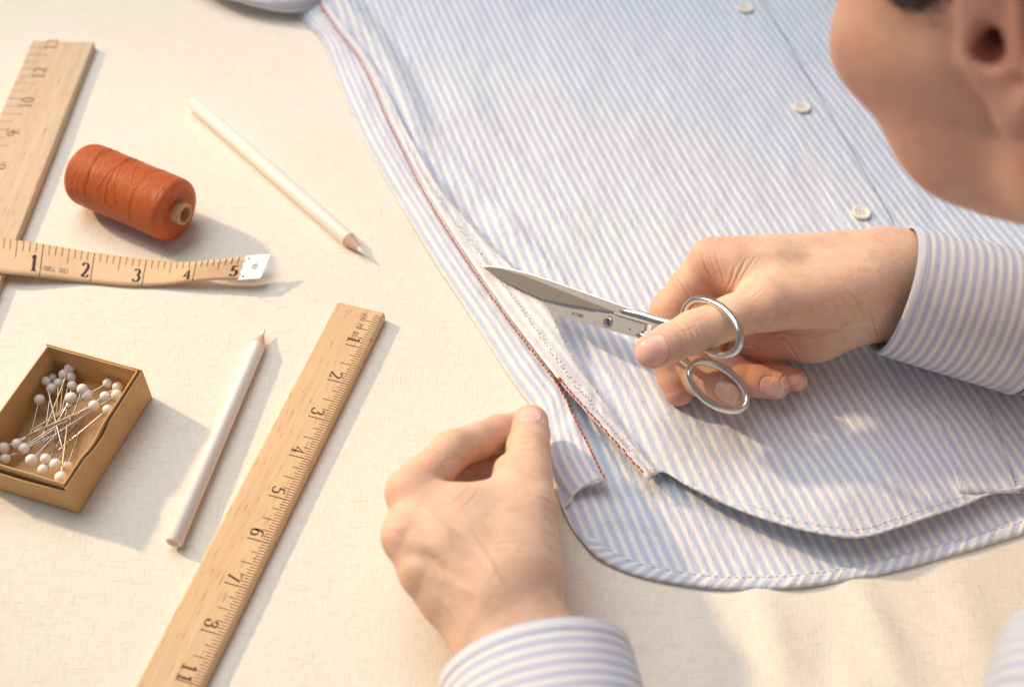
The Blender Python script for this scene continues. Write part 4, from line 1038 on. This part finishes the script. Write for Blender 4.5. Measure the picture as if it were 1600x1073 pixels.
lo_ = np.array([-8, -23, -0.5]); hi_ = np.array([6, -2, 8.5])
Vl, Fl = surface(lh.f, lo_, hi_, 0.043)
sL = lambda x, y: sight(lh.f, x, y)
def line_on(f, P_): return resample(np.array([sight(f, *p) for p in P_]), 14)
CL = lambda P_, wd=0.045, dep=0.035: (line_on(lh.f, P_), wd, dep * (0.62 if dep > 0 and wd < 0.2 else 1))
crL = [CL([(800, 688), (822, 682), (848, 688)]), CL([(797, 697), (822, 692), (852, 698)], .05, .045), CL([(800, 706), (824, 702), (850, 708)]), CL([(806, 715), (826, 712), (846, 718)], .04, .02), CL([(804, 679), (822, 674), (842, 679)], .04, .02),
       CL([(733, 688), (739, 703), (738, 724)], .06, .07), CL([(742, 686), (748, 700), (748, 716)], .04, .03), CL([(772, 668), (780, 680), (783, 696)], .05, .035), CL([(778, 666), (786, 678), (789, 692)], .04, .02),
       CL([(684, 706), (706, 718), (724, 738)], .06, .05), CL([(672, 708), (696, 722), (714, 744)], .05, .035), CL([(664, 714), (688, 728), (706, 748)], .045, .025), CL([(700, 704), (716, 714), (728, 728)], .045, .03),
       CL([(838, 762), (852, 768), (866, 776)]), CL([(842, 776), (856, 782), (868, 790)], .05, .04), CL([(846, 792), (858, 797), (870, 806)]), CL([(848, 808), (860, 814), (872, 824)], .05, .035), CL([(848, 828), (860, 834), (872, 842)]), CL([(848, 850), (860, 856), (871, 864)], .045, .03), CL([(846, 872), (857, 878), (868, 886)]), CL([(842, 896), (854, 900), (864, 908)], .04, .025),
       CL([(806, 735), (818, 742), (836, 744)], .05, .02), CL([(770, 850), (800, 846), (835, 852)], .05, .018), CL([(745, 862), (790, 858), (830, 866)], .04, .014), CL([(700, 790), (720, 775), (735, 758)], .045, .02), CL([(715, 800), (735, 782), (748, 764)], .045, .018),
       CL([(640, 905), (652, 915), (668, 935)], .05, .03), CL([(618, 760), (630, 768), (640, 782)], .045, .02), CL([(626, 750), (640, 758), (652, 772)], .045, .02), CL([(612, 828), (626, 836), (636, 848)], .045, .02), CL([(690, 940), (700, 958), (712, 972)], .05, .02),
       # tendons and a vein stand a little proud
       CL([(655, 790), (690, 826), (735, 876)], .24, -.055), CL([(652, 842), (690, 866), (730, 900)], .24, -.05), CL([(680, 896), (710, 912), (745, 930)], .22, -.035), CL([(690, 800), (740, 842), (772, 892), (790, 920)], .11, -.03), CL([(668, 872), (690, 900), (706, 930)], .10, -.025),
       CL([(615, 800), (645, 806), (680, 822)], .26, .05), CL([(628, 866), (655, 868), (690, 880)], .26, .05)]
nailsL = [(sL(829, 646), J['thumb'][-1] - J['thumb'][-2], V3(0.05, 0.35, 0.94), 0.52, 0.60)]
flL = [(J['index'][0], 1.5, 0.55), (J['middle'][0], 1.4, 0.5), (J['ring'][0], 1.3, 0.4), (J['index'][2], 1.8, 0.55), (J['index'][1], 1.2, 0.45), (J['middle'][2], 1.6, 0.85), (J['thumb'][-1], 1.0, 0.5), (at(745, 745, 3.4), 1.2, 0.6), (J['thumb'][1], 0.9, 0.25)]
Vl, atL = finish(Vl, Fl, lh.f, nailsL, crL, flL)

# ---------------------------------------------------------------- right hand: thumb and middle finger in the scissors' rings
rh = Hand(); rh.kp = 0.95
rh.palm = [(at(1405, 412, 5.2), at(1560, 455, 4.6), 1.70, 2.0), (at(1402, 470, 3.9), at(1550, 520, 3.6), 1.65, 1.9),
           (at(1360, 412, 5.4), at(1112, 406, 5.9), 1.60, 1.02), (at(1360, 425, 4.8), at(1112, 430, 4.7), 1.6, 1.0), (at(1360, 445, 4.2), at(1130, 470, 3.3), 1.6, 1.0), (at(1360, 470, 3.5), at(1160, 505, 2.4), 1.45, 0.95),
           (at(1340, 452, 5.4), at(1200, 473, 5.9), 1.75, 1.28), (at(1390, 440, 5.0), at(1320, 455, 5.3), 1.8, 1.7), (at(1385, 482, 3.8), at(1270, 522, 2.9), 1.30, 1.22), (at(1200, 430, 5.6), at(1150, 425, 5.7), 1.35, 1.15), (at(1275, 518, 2.9), at(1185, 528, 2.6), 1.22, 1.15)]
K = {}
K['index'] = pts([(1112, 406, 5.8), (1046, 487, 3.7), (1047, 565, 2.5), (1061, 611, 1.75)])
K['middle'] = pts([(1112, 432, 4.6), (1062, 545, 3.0), (1096, 592, 2.7), (1139, 613, 3.0)])
K['ring'] = pts([(1130, 470, 3.3), (1092, 565, 1.7), (1150, 588, 2.0), (1212, 602, 2.3)])
K['pinky'] = pts([(1160, 505, 2.4), (1142, 566, 1.2), (1200, 585, 1.5), (1243, 594, 1.8)])
K['thumb'] = pts([(1200, 473, 5.9), (1084, 519, 5.6), (1020, 548, 5.2)])
rh.fing = [(*finger(K['index'], [1.0, 0.92, 0.84, 0.72]), 0.5, 1.3), (*finger(K['middle'], [0.98, 0.86, 0.80, 0.74]), 0.5, 1.3), (*finger(K['ring'], [0.95, 0.82, 0.80, 0.66]), 0.5, 1.3), (*finger(K['pinky'], [0.9, 0.72, 0.66, 0.55]), 0.5, 1.2),
           (*finger(K['thumb'], [1.16, 0.93, 0.82], 0.10), 0.7, 1.7)]
Vr, Fr = surface(rh.f, np.array([4.0, -8.5, -0.3]), np.array([22.5, 4.5, 8.6]), 0.043)
CR = lambda P_, wd=0.045, dep=0.035: (line_on(rh.f, P_), wd, dep * (0.72 if dep > 0 and wd < 0.2 else 1))
crR = [CR([(1096, 396), (1106, 424), (1128, 458)], .06, .085), CR([(1058, 438), (1072, 457), (1084, 478)], .055, .075), CR([(1066, 434), (1078, 452), (1088, 468)], .04, .03), CR([(1148, 416), (1142, 438), (1130, 458)], .055, .05), CR([(1166, 404), (1156, 424), (1146, 444)], .05, .04), CR([(1180, 402), (1168, 420), (1156, 440)], .04, .025), CR([(1118, 398), (1126, 420), (1134, 446)], .05, .045), CR([(1108, 396), (1116, 418), (1124, 436)], .04, .025), CR([(1086, 404), (1092, 420), (1100, 436)], .045, .025),
       CR([(1054, 506), (1070, 520), (1078, 540)]), CR([(1062, 500), (1078, 513), (1086, 533)], .05, .045), CR([(1070, 495), (1086, 508), (1094, 527)], .045, .035), CR([(1080, 492), (1096, 504), (1102, 520)], .04, .025), CR([(1048, 513), (1062, 527), (1068, 544)], .04, .025), CR([(1058, 520), (1074, 516), (1090, 508)], .035, .02),
       CR([(1218, 482), (1212, 498), (1198, 514)], .05, .045), CR([(1238, 478), (1230, 496), (1220, 512)], .045, .03), CR([(1200, 484), (1196, 496), (1188, 508)], .04, .02), CR([(1160, 526), (1220, 527), (1290, 521), (1320, 506)], .07, .09), CR([(1226, 530), (1236, 545), (1250, 564)], .06, .08), CR([(1290, 520), (1318, 508), (1342, 496)], .05, .06), CR([(1240, 530), (1256, 545), (1268, 560)], .045, .03),
       CR([(1358, 486), (1366, 504), (1372, 526)], .06, .075), CR([(1370, 480), (1378, 498), (1384, 516)], .045, .04), CR([(1300, 466), (1308, 482), (1310, 500)], .045, .025), CR([(1326, 456), (1342, 476), (1352, 496)], .05, .035), CR([(1312, 460), (1326, 478), (1334, 494)], .04, .02), CR([(1310, 512), (1316, 528), (1322, 540)], .04, .03), CR([(1270, 470), (1266, 486), (1258, 504)], .04, .018),
       CR([(1186, 428), (1176, 442), (1160, 460)], .05, .02), CR([(1200, 440), (1186, 456), (1168, 470)], .045, .016), CR([(1180, 552), (1190, 560), (1196, 572)], .05, .05), CR([(1150, 540), (1170, 540), (1192, 548)], .05, .05), CR([(1205, 580), (1206, 592), (1200, 600)], .035, .02),
       CR([(1180, 392), (1260, 396), (1350, 398)], .25, -.045), CR([(1240, 420), (1300, 415), (1370, 420)], .12, -.02)]
sR = lambda x, y: sight(rh.f, x, y)
nailsR = [(sR(1018, 546), K['thumb'][-1] - K['thumb'][-2], V3(-0.25, -0.35, 0.9), 0.60, 0.72), (sR(1134, 610), K['middle'][-1] - K['middle'][-2], V3(0.2, -0.65, 0.75), 0.46, 0.52), (sR(1206, 604), K['ring'][-1] - K['ring'][-2], V3(0.1, -0.7, 0.7), 0.46, 0.54), (sR(1244, 596), K['pinky'][-1] - K['pinky'][-2], V3(0.15, -0.7, 0.7), 0.36, 0.42)]
flR = [(K['index'][1], 1.7, 0.6), (K['index'][2], 1.5, 0.75), (K['index'][3], 1.4, 0.9), (K['middle'][1], 1.4, 0.8), (K['middle'][3], 1.3, 0.75), (K['ring'][2], 1.4, 0.7), (K['ring'][3], 1.2, 0.6), (K['pinky'][2], 1.2, 0.7), (K['pinky'][3], 1.0, 0.65), (K['thumb'][-1], 1.0, 0.5), (at(1190, 545, 3.2), 2.2, 0.85), (K['index'][0], 1.6, 0.5), (at(1110, 430, 5.8), 1.3, 0.6), (K['thumb'][1], 0.9, 0.4)]
Vr, atR = finish(Vr, Fr, rh.f, nailsR, crR, flR)

# ---------------------------------------------------------------- head, bent over the work, seen from behind its left ear
HF, HL, HU = V3(-0.60037, 0.52359, -0.60448), V3(-0.73785, -0.65419, 0.16618), V3(-0.30844, 0.54579, 0.77909); HO = V3(20.10, -4.46, 24.48)
HR = np.stack([HF, HL, HU])
def hw(x, y, z): return HO + x * HF + y * HL + z * HU
E3 = np.eye(3)
def head_f(Pw):
    P = (Pw - HO) @ HR.T
    Q = P.copy(); Q[:, 1] = np.abs(Q[:, 1])   # symmetric
    d = ell(P, V3(-0.8, 0, 4.6), E3, (9.4, 7.1, 8.0))
    d = smin(d, ell(P, V3(2.9, 0, -0.2), E3, (6.4, 6.1, 6.6)), 2.0)
    d = smin(d, cone(Q, V3(0.6, 4.7, -5.0), V3(5.2, 1.2, -6.0), 1.7, 1.35), 1.8)
    d = smin(d, ell(Q, V3(4.6, 3.9, -3.2), E3, (2.2, 1.8, 2.6)), 1.5)
    d = smin(d, cone(Q, V3(6.2, 4.3, 0.2), V3(2.6, 5.5, -0.2), 1.9, 1.3), 1.6)
    d = smin(d, ell(P, V3(6.9, 0, -3.2), E3, (2.0, 2.8, 2.4)), 1.4)
    d = smin(d, cone(P, V3(7.6, 0, 2.6), V3(9.9, 0, -0.9), 0.7, 0.85), 0.9)
    d = smin(d, ell(Q, V3(8.9, 0.9, -1.3), E3, (0.9, 0.7, 0.6)), 0.5)
    d = smin(d, cone(Q, V3(7.6, 1.4, 3.4), V3(6.6, 4.2, 3.3), 0.8, 0.8), 1.0)
    d = smax(d, -ell(Q, V3(8.4, 3.0, 2.0), E3, (1.1, 1.5, 0.9)), 0.7)
    d = smin(d, ell(Q, V3(6.9, 3.0, 2.0), E3, (1.25, 1.35, 1.2)), 0.15)
    d = smin(d, cone(Q, V3(9.0, 0, -3.3), V3(8.0, 2.2, -3.6), 0.45, 0.2), 0.35); d = smin(d, cone(Q, V3(8.8, 0, -4.3), V3(7.8, 2.0, -4.0), 0.5, 0.2), 0.35)
    d = smin(d, cone(P, V3(-2.0, 0, -3.8), V3(-5.5, 0, -16.0), 5.4, 5.8), 2.2)
    Q = Q - V3(0.75, 0, 0)
    # ear: dished blade, rim, lobe, tragus, canal
    tl = 0.20
    ec = V3(-1.0, 7.0, 0.6)
    A_ = np.array([[1, 0.35, 0.0], [-0.35, 0.93, 0.0], [0, 0, 1]]); A_ = np.stack([unit((0.93, 0.36, 0.12)), unit((-0.36, 0.93, 0.0)), unit((-0.12, 0.0, 0.99))])
    e = ell(Q, ec, A_, (1.75, 0.42, 2.9))
    rim = None; R_ = [(0.9, 6.6, 1.0), (0.7, 6.95, 2.3), (-0.4, 7.4, 3.1), (-1.7, 7.9, 3.0), (-2.6, 8.1, 1.8), (-2.5, 8.0, 0.2), (-1.9, 7.7, -1.1), (-1.1, 7.35, -2.0)]
    for i in range(len(R_) - 1):
        c_ = cone(Q, V3(*R_[i]), V3(*R_[i + 1]), 0.34, 0.34); rim = c_ if rim is None else smin(rim, c_, 0.2)
    e = smin(e, rim, 0.3); e = smin(e, ell(Q, V3(-0.55, 7.15, -2.35), E3, (0.75, 0.42, 0.85)), 0.5)
    an = cone(Q, V3(-1.7, 7.5, 1.6), V3(-1.3, 7.45, -0.7), 0.32, 0.3); e = smin(e, an, 0.4)
    e = smin(e, ell(Q, V3(0.65, 6.75, -0.25), E3, (0.5, 0.5, 0.75)), 0.35)
    e = smax(e, -ell(Q, V3(-0.35, 7.5, 0.0), E3, (0.42, 0.62, 0.75)), 0.25)
    d = smin(d, e, 0.35)
    d = smax(d, -cone(Q, V3(-0.1, 7.4, -0.1), V3(0.3, 5.6, 0.1), 0.42, 0.3), 0.2)
    return d
pc = [hw(x, y, z) for x in (-12, 12) for y in (-10, 10) for z in (-17, 14)]
Vh, Fh_ = surface(head_f, np.min(pc, 0), np.max(pc, 0), 0.16)
zero = np.zeros(len(Vh))
q = (Vh - HO) @ HR.T
flh = 0.55 + 0.4 * np.exp(-(np.linalg.norm((q - V3(-1, 7.4, 0)) * V3(0.5, 0.6, 0.35), axis=1)) ** 2) + 0.35 * np.exp(-(np.linalg.norm((q - V3(6, 4.5, -1)) * V3(0.4, 0.5, 0.4), axis=1)) ** 2)  # raised base redness darkens the whole head, standing in for shade; ear and cheek extra

# torso and upper arms under the clothes, joined to the hands and head through the sleeves
SHL, SHR = V3(20.8, -25.5, 12.5), V3(42, -6, 9.0)
R_el = V3(41, -8.5, -1.0) + V3(6, 6, 3.5)
R_el = V3(44, -2.0, 3.6)
def core_f(P):
    d = cone(P, hw(-4.5, 0, -12), V3(35, -20, 8), 5.5, 7.5)
    d = smin(d, cone(P, SHL, SHR, 5.2, 5.2), 4.0)
    d = smin(d, cone(P, V3(36, -21, 4), V3(52, -38, -24), 9.5, 10.5), 5.0)
    d = smin(d, cone(P, SHL, L_el, 4.6, 3.6), 2.0); d = smin(d, cone(P, SHR, R_el, 4.4, 3.5), 2.0)
    d = smin(d, cone(P, L_el, at(850, 1120, 3.3), 3.3, 2.1), 1.5); d = smin(d, cone(P, R_el, at(1580, 492, 4.1), 3.2, 2.0), 1.5)
    return d
Vc, Fc = surface(core_f, np.array([-4, -58, -38.]), np.array([66, 14, 26.]), 0.7)
body_V = np.concatenate([Vl, Vr, Vh, Vc]); o1 = len(Vl); o2 = o1 + len(Vr); o3 = o2 + len(Vh)
body_F = np.concatenate([Fl, Fr + o1, Fh_ + o2, Fc + o3])
zc = np.zeros(len(Vc))
person = thing('person', 'person in a striped shirt bending over, right hand holding scissors, left hand pinching cloth', 'person', V3(34, -20, 0))
at_all = {k: np.concatenate([atL[k], atR[k], flh if k == 'flush_shade' else zero, zc]) for k in ('flush_shade', 'nail', 'nail_tip')}
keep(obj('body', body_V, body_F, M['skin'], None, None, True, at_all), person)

# hair
def hair_f(Pw):
    P = (Pw - HO) @ HR.T
    d = ell(P, V3(-1.2, 0, 5.0), E3, (10.0, 7.75, 8.6))
    Q0 = P.copy(); Q0[:, 1] = np.abs(Q0[:, 1])
    d = smin(d, ell(P, V3(-6.5, 0, 0.0), E3, (4.6, 6.2, 6.5)), 2.0)
    n = 0.12 * np.sin(P[:, 1] * 5 + 2 * np.sin(P[:, 2] * 0.8)) + 0.08 * np.sin(P[:, 0] * 7 + P[:, 2] * 2)
    d = d + n
    d = smax(d, P[:, 0] - 4.4 + 0.55 * np.clip(5.5 - P[:, 2], 0, 9), 0.8)            # hairline in front
    Q = P.copy(); Q[:, 1] = np.abs(Q[:, 1])
    d = smax(d, -ell(Q, V3(0.6, 7.3, -1.2), E3, (2.9, 2.6, 4.6)), 0.6)           # round the ears
    side = ell(Q0, V3(3.2, 6.0, 3.1), np.stack([unit((1, 0, -0.25)), unit((0, 1, 0)), unit((0.25, 0, 1))]), (1.6, 1.15, 2.1)) + n * 0.6
    return smin(d, side, 0.8)
Vq, Fq = surface(hair_f, np.min(pc, 0) - 1, np.max(pc, 0) + 1, 0.22)
keep(obj('hair', Vq, Fq, M['hair']), person)
# strands at the temple and above the ear
mb = MB()
for i in range(220):
    y0 = rng.uniform(5.6, 7.0); z0 = rng.uniform(2.9, 5.0); x0 = rng.uniform(2.0, 4.4)
    st_ = [hw(x0 + 1.0, y0 - 0.6, z0 + 2.5), hw(x0 + 0.3, y0 + 0.1, z0 + 0.6), hw(x0 - 0.9 + rng.normal(0, .3), y0 + 0.35, z0 - 1.0), hw(x0 - 2.2 + rng.normal(0, .3), y0 + 0.5 + rng.normal(0, .1), z0 - 1.6 + rng.normal(0, .5))]
    mb.add(*tube(resample(np.array(st_), 8), 0.02, 4, False))
tag(keep(mb.build('hair_strands', M['hair']), person), kind='stuff')
mb = MB()
for i in range(26):                           # lashes of the left eye
    t_ = i / 25; b_ = hw(8.05 - 0.9 * t_, 2.2 + 2.0 * t_, 2.35 - 0.3 * t_ ** 2)
    mb.add(*tube(resample(np.array([b_, b_ + HF * 0.35 + HL * 0.25 * t_ - HU * 0.05, b_ + HF * 0.65 + HL * 0.5 * t_ + HU * 0.15]), 6), np.linspace(0.03, 0.01, 6), 4, False))
tag(keep(mb.build('eyelashes', M['hair']), person), kind='stuff')
# ---------------------------------------------------------------- the shirt the person wears
def shell(name, cen, a_, r0, r1, L, mt, uvdir='ring', e1_=None, squash=1.0, pleat=0.0, nl_=40, na_=64, wav=0.0, thick=0.10, curve=None):
    """open tube of cloth; cen = opening centre, a_ = direction away from the hand"""
    a_ = unit(a_); n1_ = unit(V3(0, 0, 1) - a_ * a_[2]); n2_ = np.cross(a_, n1_); Vt = []; U = []
    for i in range(nl_ + 1):
        s_ = L * i / nl_; c_ = cen + a_ * s_ + (curve(s_) if curve else 0)
        for j in range(na_ + 1):
            t_ = 2 * math.pi * j / na_ + math.pi; r = r0 + (r1 - r0) * i / nl_
            r *= 1 + wav * math.sin(3 * t_ + 1.2) * 0.5 + wav * 0.6 * float(vnoise(s_ * 0.35, math.cos(t_) * 2 + 4, 6)) * 2
            r += pleat * math.sin(t_ * 17 + 0.6 * math.sin(t_ * 5)) * math.exp(-s_ / 3.0) + (pleat * 1.2 * math.sin(t_ * 6 + s_ * 0.5) * min(1, s_ / 3))
            Vt.append(c_ + r * (math.cos(t_) * n1_ * squash + math.sin(t_) * n2_))
            U.append((s_ + 0.02 * math.sin(t_ * 3), t_ * 3) if uvdir == 'ring' else (t_ * (r0 + r1) / 2, s_))
    o = keep(obj(name, Vt, grid_faces(nl_ + 1, na_ + 1), mt, None, U), person)
    solid(o, thick, 0); return np.array(Vt).reshape(nl_ + 1, na_ + 1, 3)
aR = unit(V3(0.97, -0.20, -0.155))
cR = at(1394, 452, 4.7)
G = shell('cuff', cR, aR, 3.05, 3.35, 6.6, M['stripe_worn'], 'ring', wav=0.012, thick=0.14)
def ring_stitch(Gr, i, lift=0.09): 
    cen_ = Gr[i].mean(0); return Gr[i] + (Gr[i] - cen_) / np.linalg.norm(Gr[i] - cen_, axis=1)[:, None] * lift
def stitch_loop(line):
    line = resample(line[:-1], 300); mb_ = MB(); 
    for i in range(0, 297, 3): mb_.add(*tube(line[i:i + 3], 0.016, 5))
    tag(keep(mb_.build('cuff_stitching', M['bluethread']), person), kind='stuff')
stitch_loop(ring_stitch(G, 3)); stitch_loop(ring_stitch(G, 36))
shell('sleeve', cR + aR * 6.3, R_el - (cR + aR * 6.3), 3.25, 4.6, float(np.linalg.norm(R_el - (cR + aR * 6.3))), M['stripe_worn'], 'long', pleat=0.10, wav=0.03)
aL = unit(V3(0.20, -0.975, 0.03)); cL_ = at(836, 1038, 3.75)
G = shell('cuff', cL_, aL, 3.72, 3.80, 6.6, M['stripe_worn'], 'ring', wav=0.012, thick=0.14, squash=0.93)
stitch_loop(ring_stitch(G, 3)); stitch_loop(ring_stitch(G, 36))
e_ = cL_ + aL * 6.4
shell('sleeve', e_, L_el - e_, 3.7, 4.7, float(np.linalg.norm(L_el - e_)), M['stripe_worn'], 'long', pleat=0.10, wav=0.03)
def worn_f(P):
    d = cone(P, SHL, SHR, 6.0, 6.0)
    d = smin(d, cone(P, V3(36, -21, 4), V3(52, -38, -24), 10.6, 11.8), 5.0)
    d = smin(d, cone(P, hw(-5.0, 0, -13.5), V3(35, -20, 8), 5.6, 8.4), 2.5)
    d = smin(d, cone(P, SHL, L_el, 5.5, 4.8), 2.0); d = smin(d, cone(P, SHR, R_el, 5.4, 4.7), 2.0)
    d = d + 0.15 * np.sin(P[:, 0] * 0.9 + 1.3 * np.sin(P[:, 2] * 0.5)) * np.sin(P[:, 1] * 0.7 + P[:, 2] * 0.6)
    neck = P @ unit(HU) - hw(-5.0, 0, -13.0) @ unit(HU)
    return smax(d, neck, 0.3)
Vw, Fw_ = surface(worn_f, np.array([-4, -60, -38.]), np.array([68, 16, 26.]), 0.6)
sdir = unit(V3(0.62, 0.78, 0.1))
keep(obj('shirt', Vw, Fw_, M['stripe_worn'], None, np.stack([Vw @ sdir, Vw[:, 2]], 1)), person)
